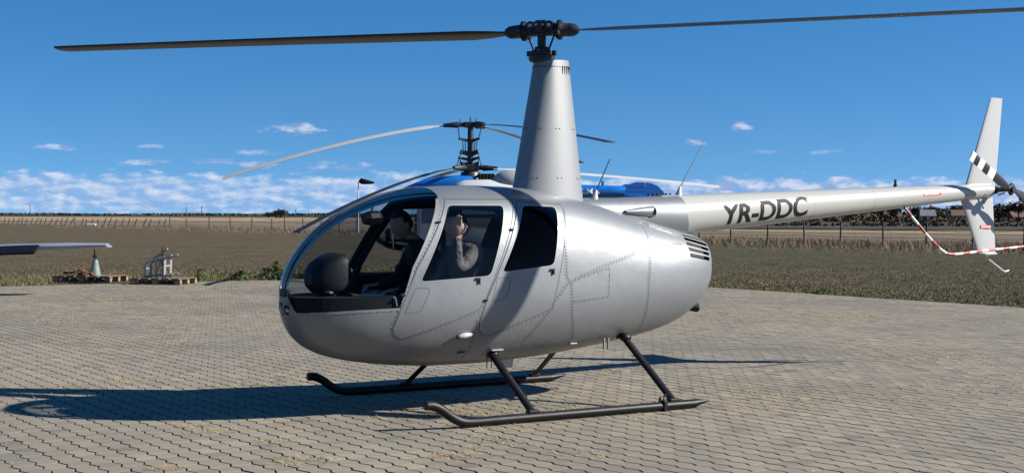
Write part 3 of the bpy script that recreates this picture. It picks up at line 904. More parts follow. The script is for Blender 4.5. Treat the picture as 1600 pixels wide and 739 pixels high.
# nose: air inlet and two landing lamps
MB().box((2.385, 0.0, 0.995), (0.05, 0.10, 0.065), bev=.008).build('nose_inlet', M_black, HELI)
M_lens = glassmat('lamp_lens', (0.75, 0.78, 0.8), 1.0)
for yy in (-.062, .062):
    c = Vector((2.372, yy, .868)); n = Vector((.93, .25*(1 if yy > 0 else -1), -.22)).normalized()
    l_ = MB().tube([c-n*.05, c+n*.02], [.050, .052], 18).build('landing_light', M_steel, HELI)
    MB().tube([c+n*.012, c+n*.023], [.044, .044], 18).build('lamp_lens', M_black, l_)
    b = MB(); b.tube([Vector(q) for q in b.ring(c+n*.021, n, .05, 20)]+[b.ring(c+n*.021, n, .05, 20)[0]], .0065, 8, False); b.build('lamp_rim', M_silver_l, l_)
    MB().ball(c+n*.021, .02, 10, 6).build('lamp_bulb', M_steel, l_)

# pitot, vents, steps -------------------------------------------------------
c = onsurf(1.10, .657, 0.018); d_ = Vector((-1, 0, .12)).normalized()
v_ = MB(); v_.tube([c+Vector((.055, 0, -.006)), c+Vector((.035, 0, -.004)), c, c+Vector((-.06, 0, .006)), c+Vector((-.085, -.008, .008))], [.008, .018, .024, .016, .003], 12)
v_.build('fuel_vent_fairing', M_white, HELI)
MB().cyl(c+Vector((.052, 0.002, -.006)), c+Vector((.068, 0.002, -.008)), .018, .016, 12).build('vent_mouth', M_rubber, HELI)
for X, z in ((.73, .515), (-.05, .53), (1.05, .50)):
    for side in (1, -1):
        p = onsurf(X, z, .01, side); MB().box(p, (.11 if X == .73 else .07, .03, .012), bev=.004).build('step_plate', M_silver_l, HELI)
for X in (.62, -.55):
    for k in (0, .045):
        MB().box((X+.10+k, .38, .40 if X > 0 else .50), (.012, .02, .10)).build('drain_tube', M_steel, HELI)
MB().add([(.42, .0, .40), (.28, .0, .40), (.30, .0, .30), (.38, .0, .30), (.42, .012, .40), (.28, .012, .40), (.30, .012, .30), (.38, .012, .30)],
         [(0, 1, 2, 3), (7, 6, 5, 4), (0, 3, 7, 4), (1, 5, 6, 2), (2, 6, 7, 3), (0, 4, 5, 1)]).build('belly_antenna', M_white, HELI)
MB().tube([(-1.36, .10, .84), (-1.50, .17, .78), (-1.58, .20, .765)], [.04, .042, .042], 14).tube([(-1.577, .20, .765), (-1.588, .202, .764)], [.035, .035], 14).build('exhaust_pipe', M_black, HELI)

# mast fairing --------------------------------------------------------------
def oval(cx, a_f, a_r, w, z, n=40, tilt=0.0):
    P = []
    for k in range(n):
        an = 2*math.pi*k/n; c, s = math.cos(an), math.sin(an)
        x = a_f*abs(c)**.95 if c >= 0 else -a_r*abs(c)**1.1
        P.append((cx+x, w*math.copysign(abs(s)**.9, s), z+tilt*(x)))
    return P
rings = []
for k in range(13):
    t = k/12; z = 1.70+(2.955-1.70)*t
    f_ = .30+(.055-.30)*t; r_ = -.42+(-.265+.42)*t; w = .195+(.125-.195)*t
    rings.append(oval(-.05, f_+.05, -.05-r_, w, z, 40, -.06*t))
mf = MB().loft(rings, True).build('mast_fairing', M_silver_l, HELI)
mb = MB()
for zz in (2.36, 1.93, 2.90):
    t = (zz-1.70)/1.255; f_ = .30+(.055-.30)*t; r_ = -.42+(-.265+.42)*t; w = .195+(.125-.195)*t
    ov = oval(-.05, f_+.05, -.05-r_, w, zz, 40)
    for k in range(0, 40):
        if zz != 2.90 and k % 5 in (2, 3, 4): continue
        p = Vector(ov[k]); n = Vector((p.x+.05, p.y*2.2, 0)).normalized(); ring = mb.ring(p+n*.002, n, .0065, 6); mb.add(ring+[p+n*.006], [(q, (q+1) % 6, 6) for q in range(6)], True)
mb.build('fairing_screws', M_hub, mf)['kind'] = 'stuff'
for k in range(5):
    p = Vector((-.225-.011*0+(-k+2)*.016, .085+(k-2)*.008, 2.875)); n = Vector((-.45, .9, 0)).normalized()
    zz = 2.875; t = (zz-1.70)/1.255; f_ = .30+(.055-.30)*t; r_ = -.42+(-.265+.42)*t; w = .195+(.125-.195)*t
    an = math.radians(116+k*8); c, s = math.cos(an), math.sin(an); x = -(-.05-r_)*abs(c)**1.1; y = w*abs(s)**.9
    MB().box((-.05+x, y, zz), (.0055, .010, .07), rot=(0, 0, math.atan2(s, c)+math.pi/2)).build('vent_slot', M_dark, mf)

# rotor ----------------------------------------------------------------------
ROT_AZ = -19.0                                   # world azimuth of the blade on the right
rb = R(ROT_AZ)-(math.pi+PSI)
MB().cyl((0, 0, 2.7), (0, 0, 3.28), .038, .038, 16).build('rotor_mast', M_hub, HELI)
sp = MB()
for z0, z1, r0, r1 in ((2.945, 2.965, .10, .115), (2.965, 2.995, .115, .115), (2.995, 3.005, .09, .09), (3.005, 3.04, .105, .10), (3.04, 3.075, .07, .06)):
    sp.cyl((0, 0, z0), (0, 0, z1), r0, r1, 20)
for k in range(4):
    an = rb+k*math.pi/2; sp.box((.11*math.cos(an), .11*math.sin(an), 3.02), (.05, .035, .045), (0, 0, an), bev=.006)
sp.build('swashplate', M_hub, HELI)
hub = MB()
hub.box((0, 0, 3.215), (.24, .085, .085), bev=.012).box((0, 0, 3.245), (.13, .12, .10), bev=.015).box((0, 0, 3.292), (.10, .09, .03), bev=.008)
hub.cyl((0, -.085, 3.235), (0, .085, 3.235), .032, .032, 14)
for sx in (1, -1):
    hub.cyl((sx*.085, -.07, 3.255), (sx*.085, .07, 3.255), .042, .042, 16); hub.box((sx*.115, 0, 3.225), (.05, .09, .10), bev=.012)
    hub.cyl((sx*.075, -.095, 3.235), (sx*.075, .095, 3.235), .014, .014, 8)
hb = hub.build('rotor_hub', M_hub, HELI, rot=(0, 0, rb))
bolts = MB()
for sx in (1, -1):
    for sy in (1, -1):
        bolts.cyl((sx*.085, sy*.07, 3.255), (sx*.085, sy*.085, 3.255), .018, .018, 6).cyl((sx*.03, sy*.066, 3.262), (sx*.03, sy*.075, 3.262), .012, .012, 6)
bolts.build('hub_bolt', M_steel, hb)['kind'] = 'stuff'
for sx, ang in ((1, rb), (-1, rb+math.pi)):
    # grip and boot: everything along +x, then turned to its azimuth
    g = MB(); g.tube([(.12, 0, 3.225), (.135, 0, 3.225), (.145, 0, 3.222), (.175, 0, 3.22), (.19, 0, 3.22), (.27, 0, 3.215), (.295, 0, 3.214), (.335, 0, 3.213)],
                     [.05, .052, .075, .085, .06, .058, .055, .03], 16)
    g.box((.16, -.10, 3.185), (.06, .07, .035), bev=.006)
    gr = g.build('blade_grip', M_hub, HELI, rot=(0, 0, ang))
    fl = MB(); fl.tube([(.152, 0, 3.2205), (.176, 0, 3.22)], [.088, .088], 20).build('boot_flange', M_black, gr)
    # pitch link from swashplate horn
    MB().cyl((.095, -.105, 3.03), (.16, -.125, 3.175), .009, .009, 8).ball((.095, -.105, 3.03), .016, 8, 6).ball((.16, -.125, 3.175), .016, 8, 6).build('pitch_link', M_black, HELI, rot=(0, 0, ang))
    rings = []
    for k in range(25):
        r_ = .30+(5.03-.30)*k/24; t = k/24
        ch = .254 if r_ > .62 else .09+(.164)*max(0, (r_-.30)/.32)
        pit = R(11.0-7.0*t)
        dz = 3.213+.052*t*(1-.35*t) if sx < 0 else 3.213+.018*t
        ring = []
        for (cx, cy) in airfoil(ch, .13):
            yy = (.27*ch-cx); zz = cy
            ring.append((r_, -(yy*-1)*1.0*math.cos(pit)-zz*math.sin(pit)*0, dz+zz*math.cos(pit)+yy*math.sin(pit)))
        rings.append(ring)
    b_ = MB().loft(rings, True).build('rotor_blade', M_blade, HELI, rot=(0, 0, ang))

# tail boom --------------------------------------------------------------------
BX0, BX1 = -1.28, -5.80
def boom_c(X): t = (X-BX0)/(BX1-BX0); return 1.600+(1.895-1.600)*t
def boom_r(X): t = (X-BX0)/(BX1-BX0); return .196+(.076-.196)*t
def boom_pt(X, an, off=0.0):                      # an measured from +Y (left) upward
    r_ = boom_r(X)+off; return Vector((X, r_*math.cos(an), boom_c(X)+r_*math.sin(an)))
mb = MB(); rings = []
for k in range(31):
    X = BX0+(BX1-BX0)*k/30; rings.append([boom_pt(X, 2*math.pi*q/40) for q in range(40)])
mb.loft(rings, True); boom = mb.build('tail_boom', M_cream, HELI)
for X in (-2.02, -3.10, -3.95, -4.75):
    m2 = MB()
    m2.loft([[boom_pt(X+dx, 2*math.pi*q/40, .0008) for q in range(40)] for dx in (-.0018, .0018)], False); m2.build('boom_seam', M_bseam, boom)
    m2 = MB()
    for q in range(44):
        for dx in (-.014,):
            an = 2*math.pi*q/44; p = boom_pt(X+dx, an, .0005); n = Vector((0, math.cos(an), math.sin(an))); m2.add(m2.ring(p, n, .0034, 6)+[p+n*.0022], [(a_, (a_+1) % 6, 6) for a_ in range(6)], True)
    m2.build('boom_rivets', M_brivet, boom)['kind'] = 'stuff'
# lettering on the boom
M_letter = mat('black_lettering', (0.008, 0.008, 0.009), 0.6, spec=0.2)
M_wletter = mat('white_lettering', (0.75, 0.75, 0.72), 0.4)
def wrap_text(txt, size, X0, an0, m, parent, length, side=1, name='registration_lettering', bold=0.0, off=.0016, lift=0.0):
    me = text_mesh(txt, size, bold)
    xs = [v.co.x for v in me.vertices]; k = length/(max(xs)-min(xs)); x0 = min(xs)
    bm = bmesh.new(); bm.from_mesh(me); bpy.data.meshes.remove(me)
    ys = [v.co.y for v in bm.verts]; y0, y1 = min(ys), max(ys)
    for i in range(1, 16):
        yy = y0+(y1-y0)*i/16
        bmesh.ops.bisect_plane(bm, geom=bm.verts[:]+bm.edges[:]+bm.faces[:], plane_co=(0, yy, 0), plane_no=(0, 1, 0))
    for v in bm.verts:
        X = X0-(v.co.x-x0)*k; an = an0+(v.co.y-(y0+y1)/2+lift*(v.co.x-x0)*k)/boom_r(X)
        v.co = boom_pt(X, an, off)
    me2 = bpy.data.meshes.new(name); bm.to_mesh(me2); bm.free()
    return link(name, me2, m, parent)
wrap_text('YR-DDC', .265, -1.90, R(-10), M_letter, boom, 1.10, bold=.008, lift=.02)
# red placard
def wrap_plate(Xa, Xb, an0, h, m, off, name, parent, point=False):
    V = []; F = []; nX, nA = 10, 4
    for i in range(nX+1):
        for j in range(nA+1):
            X = Xa+(Xb-Xa)*i/nX; hh = h
            if point and i == nX: hh = h*.35
            V.append(boom_pt(X, an0+(j/nA-.5)*hh/boom_r(X), off))
    for i in range(nX):
        for j in range(nA): F.append((i*(nA+1)+j, (i+1)*(nA+1)+j, (i+1)*(nA+1)+j+1, i*(nA+1)+j+1))
    return MB().add(V, F, True).build(name, m, parent)
pl = wrap_plate(-4.66, -4.95, R(12), .05, M_red, .0014, 'danger_placard', boom, True)
wrap_text('DANGER', .042, -4.68, R(12), M_wletter, pl, .22, name='danger_lettering', bold=.0006, off=.0026)

# silver fairing where the boom meets the body
rings = []
for k in range(15):
    X = -.36+(-1.46+.36)*k/14; t = k/14
    zc = 1.60+.01*math.sin(t*3); rr = .19+.022*t
    zt = 1.752+.045*t
    ring = []
    for q in range(36):
        an = 2*math.pi*q/36; c, s = math.cos(an), math.sin(an)
        zz = zc+s*((zt-zc) if s > 0 else .24)
        ring.append((X-(0.05*max(0, -s)+.0*c if k == 14 else 0), (.14+.075*t)*math.copysign(abs(c)**.85, c), zz))
    rings.append(ring)
bf = MB().loft(rings, True).build('boom_fairing', M_silver, HELI)
rings = []
for X, h in ((-.78, .003), (-.86, .018), (-.95, .034), (-1.04, .045), (-1.09, .048)):
    rings.append([(X, .175+.04*math.sin(q*math.pi/12)*(.4+h*11), 1.645+(h+.010)*.85*math.cos(q*math.pi/12)) for q in range(24)])
so = MB().loft(rings, True).build('air_scoop', M_silver, bf)
MB().tube([(-1.088, .190, 1.645), (-1.094, .191, 1.645)], [.040, .038], 18).build('scoop_mouth', M_dark, so)
# whip antennas
for X0, X1, z0, z1, yy in ((-.55, -.72, 1.745, 2.115, .02), (-1.50, -1.79, 1.79, 2.285, .02)):
    a = MB(); a.tube([(X0, yy, z0-.03), (X0-.005, yy, z0+.02), (X0-.02, yy, z0+.09)], [.045, .03, .009], 12); ao = a.build('antenna_base', M_white, HELI)
    MB().tube([(X0-.02, yy, z0+.08), (X1, yy, z1)], [.0065, .0045], 8).build('antenna_whip', M_hub if X0 > -1 else M_steel, ao)
for k in range(6):
    MB().box((-1.17-.05*k, .0, 1.80), (.012, .02, .03)).build('seam_clip', M_black, bf)
# beacon on the boom
X = -4.36; MB().cyl((X, 0, boom_c(X)+boom_r(X)-.01), (X, 0, boom_c(X)+boom_r(X)+.025), .022, .02, 12).cyl((X, 0, boom_c(X)+boom_r(X)+.02), (X, 0, boom_c(X)+boom_r(X)+.075), .015, .013, 12).build('beacon', M_hub, boom)

# empennage ---------------------------------------------------------------------
def fin(name, z0, z1, le0, te0, le1, te1, th, m):
    rings = []
    for k in range(9):
        t = k/8; le = le0+(le1-le0)*t; te = te0+(te1-te0)*t; z = z0+(z1-z0)*t
        rings.append([(le-cx, cy, z) for cx, cy in airfoil(le-te, th)])
    return MB().loft(rings, True).build(name, m, HELI)
uf = fin('upper_fin', 1.90, 2.905, -5.40, -5.895, -5.815, -6.01, .10, M_white)
lf = fin('lower_fin', 1.88, 1.215, -5.30, -5.85, -5.615, -5.905, .10, M_white)
MB().tube([(-5.62, 0, 1.225), (-5.78, 0, 1.205), (-5.92, 0, 1.205)], [.012, .018, .010], 10).build('fin_tip_cap', M_white, lf)
rings = []
for k in range(6):
    y = -.06-.70*k/5; rings.append([(-5.42-.02*k-cx, y, 1.87+cy) for cx, cy in airfoil(.40-.012*k, .09)])
MB().loft(rings, True).build('horizontal_stabilizer', M_white, HELI)
plc = MB().box((-5.72, .024, 1.50), (.17, .004, .034)).build('danger_placard', M_red, lf)
me = text_mesh('DANGER', .032, .0005); xs = [v.co.x for v in me.vertices]; ys = [v.co.y for v in me.vertices]
for v in me.vertices: v.co = Vector((-5.645-(v.co.x-min(xs))*.15/(max(xs)-min(xs)), .0272, 1.500+(v.co.y-(max(ys)+min(ys))/2)))
link('danger_lettering', me, M_wletter, plc)
MB().tube([(-5.70, .0, 1.27), (-5.78, 0, 1.15), (-6.03, 0, 1.015), (-6.06, 0, 1.005), (-6.12, 0, 1.02)], [.011, .012, .012, .012, .010], 10).build('tail_stinger', M_white, HELI)
# gearbox and tail rotor on the left side
gb = MB(); gb.tube([(-5.78, 0, 1.895), (-5.84, 0, 1.897), (-5.90, 0, 1.90)], [.07, .055, .04], 14); gb.cyl((-5.86, -.05, 1.90), (-5.86, .20, 1.905), .032, .026, 14); gb.cyl((-5.86, .02, 1.9), (-5.86, .05, 1.9), .045, .045, 14)
gb.build('tail_gearbox', M_hub, HELI)
TRY = .245; TRX, TRZ = -5.86, 1.905
tr = MB(); tr.cyl((TRX, TRY-.05, TRZ), (TRX, TRY+.04, TRZ), .028, .028, 12).box((TRX, TRY, TRZ), (.10, .04, .10), (0, R(35), 0), bev=.008)
tr.cyl((TRX-.05, TRY-.06, TRZ-.05), (TRX+.06, TRY-.06, TRZ+.05), .008, .008, 8).cyl((TRX+.03, .10, TRZ-.06), (TRX+.05, TRY-.05, TRZ-.04), .008, .008, 8)
tr.build('tail_rotor_hub', M_hub, HELI)
def striped():
    m = bpy.data.materials.new('tail_blade_bands'); m.use_nodes = True; nt = m.node_tree; p = nt.nodes['Principled BSDF']
    t = nt.nodes.new('ShaderNodeTexCoord'); s = nt.nodes.new('ShaderNodeSeparateXYZ'); nt.links.new(t.outputs['Object'], s.inputs[0])
    cr = nt.nodes.new('ShaderNodeValToRGB'); cr.color_ramp.interpolation = 'CONSTANT'
    mr = nt.nodes.new('ShaderNodeMapRange'); mr.inputs[1].default_value = 0; mr.inputs[2].default_value = .74; nt.links.new(s.outputs[0], mr.inputs[0]); nt.links.new(mr.outputs[0], cr.inputs[0])
    e = cr.color_ramp.elements; B = (.012, .012, .013, 1); W = (.68, .67, .62, 1)
    e[0].position = 0; e[0].color = B; e[1].position = .43; e[1].color = W
    for pos, c in ((.57, B), (.695, W), (.805, B), (.91, W)): q = e.new(pos); q.color = c
    nt.links.new(cr.outputs[0], p.inputs['Base Color']); p.inputs['Roughness'].default_value = .35; return m
M_band = striped()
for ang in (0.0, math.pi):
    rings = []
    for k in range(13):
        r_ = .05+.685*k/12; ch = .115 if r_ > .20 else .05+.065*max(0, (r_-.05)/.15)
        rings.append([(r_, -(cy), (.3*ch-cx)) for cx, cy in airfoil(ch, .12)])
    MB().loft(rings, True).build('tail_rotor_blade', M_band, HELI, (TRX, TRY+.01, TRZ), (0, R(-30)+ang, 0))
# tail rotor guard: red and white tube
gpath = catmull([(-4.44, .05, 1.70), (-4.56, .09, 1.56), (-4.74, .14, 1.365), (-4.90, .16, 1.245), (-5.02, .17, 1.215), (-5.25, .17, 1.225), (-5.66, .12, 1.25), (-6.25, .12, 1.285)], 12)
def stripe_mat():
    m = bpy.data.materials.new('guard_bands'); m.use_nodes = True; nt = m.node_tree; p = nt.nodes['Principled BSDF']
    at = nt.nodes.new('ShaderNodeAttribute'); at.attribute_name = 'along'
    cr = nt.nodes.new('ShaderNodeMath'); cr.operation = 'FRACT'; ml = nt.nodes.new('ShaderNodeMath'); ml.operation = 'MULTIPLY'; ml.inputs[1].default_value = 1/.235
    nt.links.new(at.outputs['Fac'], ml.inputs[0]); nt.links.new(ml.outputs[0], cr.inputs[0])
    gt = nt.nodes.new('ShaderNodeMath'); gt.operation = 'GREATER_THAN'; gt.inputs[1].default_value = .5; nt.links.new(cr.outputs[0], gt.inputs[0])
    mx = nt.nodes.new('ShaderNodeMix'); mx.data_type = 'RGBA'; mx.inputs[6].default_value = (.36, .03, .028, 1); mx.inputs[7].default_value = (.72, .70, .66, 1)
    nt.links.new(gt.outputs[0], mx.inputs[0]); nt.links.new(mx.outputs[2], p.inputs['Base Color']); p.inputs['Roughness'].default_value = .4; return m
gmb = MB(); gmb.tube(gpath, .0135, 12); gme = gmb.mesh('tail_guard')
att = gme.attributes.new('along', 'FLOAT', 'POINT'); L = [0.0]
for a_, b_ in zip(gpath[:-1], gpath[1:]): L.append(L[-1]+(b_-a_).length)
vals = [L[min(i//12, len(L)-1)] if i < len(gpath)*12 else (L[0] if i < len(gpath)*12+12 else L[-1]) for i in range(len(gme.vertices))]
att.data.foreach_set('value', vals)
link('tail_guard', gme, stripe_mat(), HELI)

# skids ---------------------------------------------------------------------------
for s in (1, -1):
    y = s*1.09; r_ = .036
    path = catmull([(1.725, y, .192), (1.66, y, .188), (1.585, y, .155), (1.50, y, .095), (1.41, y, .052), (1.30, y, r_+.004), (1.1, y, r_+.004), (.5, y, r_+.004), (-.3, y, r_+.004), (-.72, y, r_+.004), (-.82, y, r_+.004)], 6)
    rad = [r_]*len(path)
    path += [Vector((-.99, y, r_+.018))]; rad += [.006]
    rad[0] = .030
    sk = MB().tube(path, rad, 16).build('skid', M_black, HELI)
    for X in (.80, -.30, 1.15): MB().box((X, y, .012), (.30, .035, .014), bev=.003).build('skid_shoe', M_hub, sk)
    if s > 0:
        MB().box((-.50, y, .042), (.035, .088, .088), bev=.006).box((-.47, y, .09), (.02, .012, .05)).build('wheel_bracket', M_black, sk)
        MB().tube(catmull([(-.52, y-.012, .07), (-.52, y-.012, .115), (-.535, y-.012, .13), (-.55, y-.012, .115), (-.55, y-.012, .07)], 4), .006, 6).build('tow_hook', M_black, sk)
    for Xa, Xb, zt in ((.765, .74, .475), (-.617, -.60, .555)):
        yt = s*.40
        rings = []
        a = Vector((Xb, yt, zt)); b = Vector((Xa, y*.985, .075))
        for k in range(5):
            c = a.lerp(b, k/4); w = 1.0
            rings.append([(c.x+.036*math.cos(q*math.pi/8), c.y+.026*math.sin(q*math.pi/8)*.9, c.z+.026*math.sin(q*math.pi/8)*.5) for q in range(16)])
        MB().loft(rings, True).build('skid_strut', M_black, HELI)
        MB().box((Xa, y*.99, .08), (.10, .06, .03), bev=.008).build('strut_saddle', M_black, HELI)
        MB().ball((Xb, s*.43, zt-.005), (.055, .045, .04), 12, 8).build('strut_cuff', M_black, HELI)
for Xb, zt in ((.74, .48), (-.60, .56)):
    MB().tube([(Xb, -.42, zt), (Xb, .42, zt)], .03, 12).build('cross_tube', M_black, HELI)

# cabin interior ---------------------------------------------------------------------
rg = []
uu = u_of_x(-.27)
for q in range(64):
    t = -1+2*q/32 if q <= 32 else 1-2*(q-32)/32
    c = S(uu, t); rg.append((c.x, (c.y-.03)*(1 if q <= 32 else -1), c.z*.985+.015))
MB().add(rg, [tuple(range(64))]).build('rear_bulkhead', M_dark, HELI)
fl = []
for X in np.linspace(2.02, -.26, 18):
    w = max(.02, Yxz(float(X), .55)-.06); fl.append((X, w, .56)); fl.append((X, -w, .56))
MB().add(fl, [(2*i, 2*i+1, 2*i+3, 2*i+2) for i in range(17)]).build('cabin_floor', M_dark, HELI)
for X0, ys in ((.98, (.30, -.30)), (.13, (.30, -.30))):
    for yy in ys:
        s_ = MB(); s_.box((X0+.05, math.copysign(.25, yy), .65), (.46, .36, .17), bev=.03); st = s_.build('seat_base', M_dark, HELI)
        MB().box((X0+.06, yy, .765), (.48, .46, .09), (0, R(-6), 0), bev=.035).build('seat_cushion', M_leather, st)
        MB().box((X0-.25, yy, 1.05), (.10, .45, .58), (0, R(-12), 0), bev=.04).build('seat_backrest', M_leather, st)
MB().box((.70, 0, 1.60), (.03, 1.0, .03)).box((.70, .50, 1.15), (.035, .03, .95)).box((.70, -.50, 1.15), (.035, .03, .95)).build('roll_frame', M_dark, HELI)
# instrument console with hooded panel
ic = MB(); ic.box((1.94, 0.0, .80), (.26, .30, .38), (0, R(-10), 0), bev=.03)
icn = ic.build('instrument_pedestal', M_dark, HELI)
def sect(X, zb, zt, w, n=6.5, k=32):
    zc, h = (zb+zt)/2, (zt-zb)/2; P = []
    for q in range(k):
        an = 2*math.pi*q/k; c, s_ = math.cos(an), math.sin(an)
        P.append((X+.04*(zc-1.15), -.02+w*math.copysign(abs(c)**(2/n), c), zc+h*math.copysign(abs(s_)**(2/n), s_)))
    return P
MB().loft([sect(2.185, 1.05, 1.14, .08, 3), sect(2.165, 1.02, 1.185, .13, 3), sect(2.12, .985, 1.235, .17, 3.5), sect(2.04, .965, 1.28, .20, 4), sect(1.97, .965, 1.305, .21, 4.5), sect(1.93, .98, 1.30, .205, 4.5)], True).build('instrument_panel', M_leather, icn)
MB().box((2.09, .02, 1.0), (.03, .40, .016), (0, 0, 0)).build('console_trim', M_silver_l, icn)
for k in range(6):
    MB().cyl((1.90, -.18+.065*k, 1.10+.06*(k % 2)), (1.885, -.18+.065*k, 1.10+.06*(k % 2)), .028, .028, 16).build('instrument_dial', M_hub, icn)
MB().tube([(1.62, 0, .55), (1.60, 0, .86), (1.58, 0, .93)], .014, 8).tube([(1.58, -.30, .95), (1.58, .30, .95)], .012, 8).tube([(1.58, .30, .95), (1.56, .30, .86)], .016, 8).tube([(1.58, -.30, .95), (1.56, -.30, .86)], .016, 8).build('cyclic_stick', M_steel, HELI)
for yy in (.16, .26, -.16, -.26):
    MB().tube([(1.82, yy, .59), (1.90, yy, .70), (1.92, yy, .74)], .010, 8).box((1.92, yy, .75), (.02, .07, .05), bev=.005).build('pedal', M_steel, HELI)
MB().box((1.995, .04, .87), (.012, .10, .05), (0, R(20), R(10))).build('checklist_card', M_white, HELI)
# magnetic compass hung from the windshield
cz = MB(); cz.tube([(1.62, 0, 1.725), (1.64, 0, 1.62)], .008, 8); cz.tube([(1.71, .0, 1.575), (1.66, 0, 1.58), (1.58, 0, 1.585), (1.55, 0, 1.585)], [.045, .058, .055, .035], 8, smooth=False); cz.build('compass', M_black, HELI)

# dark tubes that frame the doors from inside
for side in (1, -1):
    mb = MB(); mb.tube([onsurf(X, z, -.045, side) for X, z in ((1.64, .80), (1.59, .95), (1.50, 1.19), (1.37, 1.42), (1.25, 1.62), (1.16, 1.725))], .032, 10); mb.build('door_post', M_dark, HELI)
    mb = MB(); mb.tube([onsurf(X, z, -.05, side) for X, z in ((1.20, 1.725), (.9, 1.735), (.6, 1.735), (.1, 1.70))], .035, 10); mb.build('roof_rail', M_dark, HELI)

# dark ledge that closes the nose below the glazing
led = MB(); prevr = None; rows_ = []
for X in np.linspace(1.72, 2.36, 14):
    X = float(X); w0 = max(.01, Yxz(X, .955)-.03); w1 = max(.01, Yxz(X, .88)-.03); rows_.append([(X, w1, .845), (X, w0, .965), (X, -w0, .965), (X, -w1, .845)])
led.loft(rows_, True, smooth=False); led.build('nose_ledge', M_dark, HELI)
# ------------------------------------------------------------------ people in the cabin
M_skin = mat('skin', (0.55, 0.33, 0.24), 0.55, var=(30, 0.15))
M_hair = mat('dark_hair', (0.012, 0.010, 0.009), 0.6)
M_navy = mat('dark_jacket', (0.020, 0.022, 0.028), 0.85, var=(14, 0.4), bump=(18, 0.5, 0.02))
M_beige = mat('brown_jacket', (0.155, 0.138, 0.118), 0.9, var=(16, 0.45), bump=(15, 1.0, 0.035))
M_jeans = mat('jeans', (0.045, 0.06, 0.095), 0.85, var=(20, 0.35))
M_shoe = mat('shoes', (0.02, 0.018, 0.016), 0.6)

def skin_body(chains):
    """chains: list of polylines [(pos, radius)...] sharing points by index name"""
    me = bpy.data.meshes.new('tmp'); pts = []; rad = []; edges = []; names = {}
    for ch in chains:
        prev = None
        for nm, p, r_ in ch:
            if nm not in names: names[nm] = len(pts); pts.append(p); rad.append(r_)
            i = names[nm]
            if prev is not None: edges.append((prev, i))
            prev = i
    me.from_pydata(pts, edges, []); o = bpy.data.objects.new('tmp', me); COL.objects.link(o)
    mod = o.modifiers.new('skin', 'SKIN'); mod.use_smooth_shade = True
    sv = me.skin_vertices[0].data
    for i, r_ in enumerate(rad): sv[i].radius = r_ if isinstance(r_, tuple) else (r_, r_)
    sv[0].use_root = True
    o.modifiers.new('sub', 'SUBSURF').levels = 2
    dg = bpy.context.evaluated_depsgraph_get(); dg.update()
    out = bpy.data.meshes.new_from_object(o.evaluated_get(dg)); bpy.data.objects.remove(o); bpy.data.meshes.remove(me)
    return out

def head_mesh(c, yaw, pitch, r=.098):
    """ellipsoid head with brow, eye sockets, nose, lips, chin and ears; face looks along +X before turning"""
    bm = bmesh.new(); bmesh.ops.create_uvsphere(bm, u_segments=40, v_segments=28, radius=1.0)
    for v in bm.verts:
        x, y, z = v.co
        X = x*.102; Y = y*.080; Z = z*.122
        if z < 0: Y *= 1-.28*(-z)**1.3; X *= 1-.10*(-z)
        if x < 0: X *= 1.02
        if x > 0:
            fr = math.exp(-(y/.20)**2)
            X += .020*fr*math.exp(-((z+.20)/.13)**2)+.010*fr*math.exp(-((z-.02)/.22)**2)            # nose
            X += .008*math.exp(-(y/.6)**2)*math.exp(-((z-.20)/.09)**2)                            # brow
            for sy in (-.36, .36): X -= .013*math.exp(-((y-sy)/.17)**2)*math.exp(-((z-.04)/.10)**2)      # eyes
            X += .006*math.exp(-(y/.28)**2)*math.exp(-((z+.45)/.06)**2)-.004*math.exp(-(y/.3)**2)*math.exp(-((z+.50)/.03)**2)+.005*math.exp(-(y/.26)**2)*math.exp(-((z+.55)/.05)**2)  # lips
            X += .012*math.exp(-(y/.35)**2)*math.exp(-((z+.80)/.14)**2)                           # chin
        v.co = (X, Y, Z)
    me = bpy.data.meshes.new('h'); 
    M = Matrix.Translation(c) @ Matrix.Rotation(yaw, 4, 'Z') @ Matrix.Rotation(pitch, 4, 'Y')
    for sy in (-1, 1):
        e = bmesh.ops.create_uvsphere(bm, u_segments=12, v_segments=8, radius=1.0)
        for v in e['verts']: v.co = Vector((v.co.x*.018-.004, sy*.082+v.co.y*.008, v.co.z*.032-.004))
    bmesh.ops.transform(bm, matrix=M, verts=bm.verts); bm.to_mesh(me); bm.free(); return me, M

def fuse(meshes, voxel=.0075):
    bm = bmesh.new()
    for m in meshes: bm.from_mesh(m); bpy.data.meshes.remove(m)
    me = bpy.data.meshes.new('f'); bm.to_mesh(me); bm.free()
    o = bpy.data.objects.new('f', me); COL.objects.link(o)
    md = o.modifiers.new('r', 'REMESH'); md.mode = 'VOXEL'; md.voxel_size = voxel; md.use_smooth_shade = True
    s = o.modifiers.new('s', 'SMOOTH'); s.factor = .5; s.iterations = 2
    dg = bpy.context.evaluated_depsgraph_get(); dg.update()
    out = bpy.data.meshes.new_from_object(o.evaluated_get(dg)); bpy.data.objects.remove(o); bpy.data.meshes.remove(me); return out

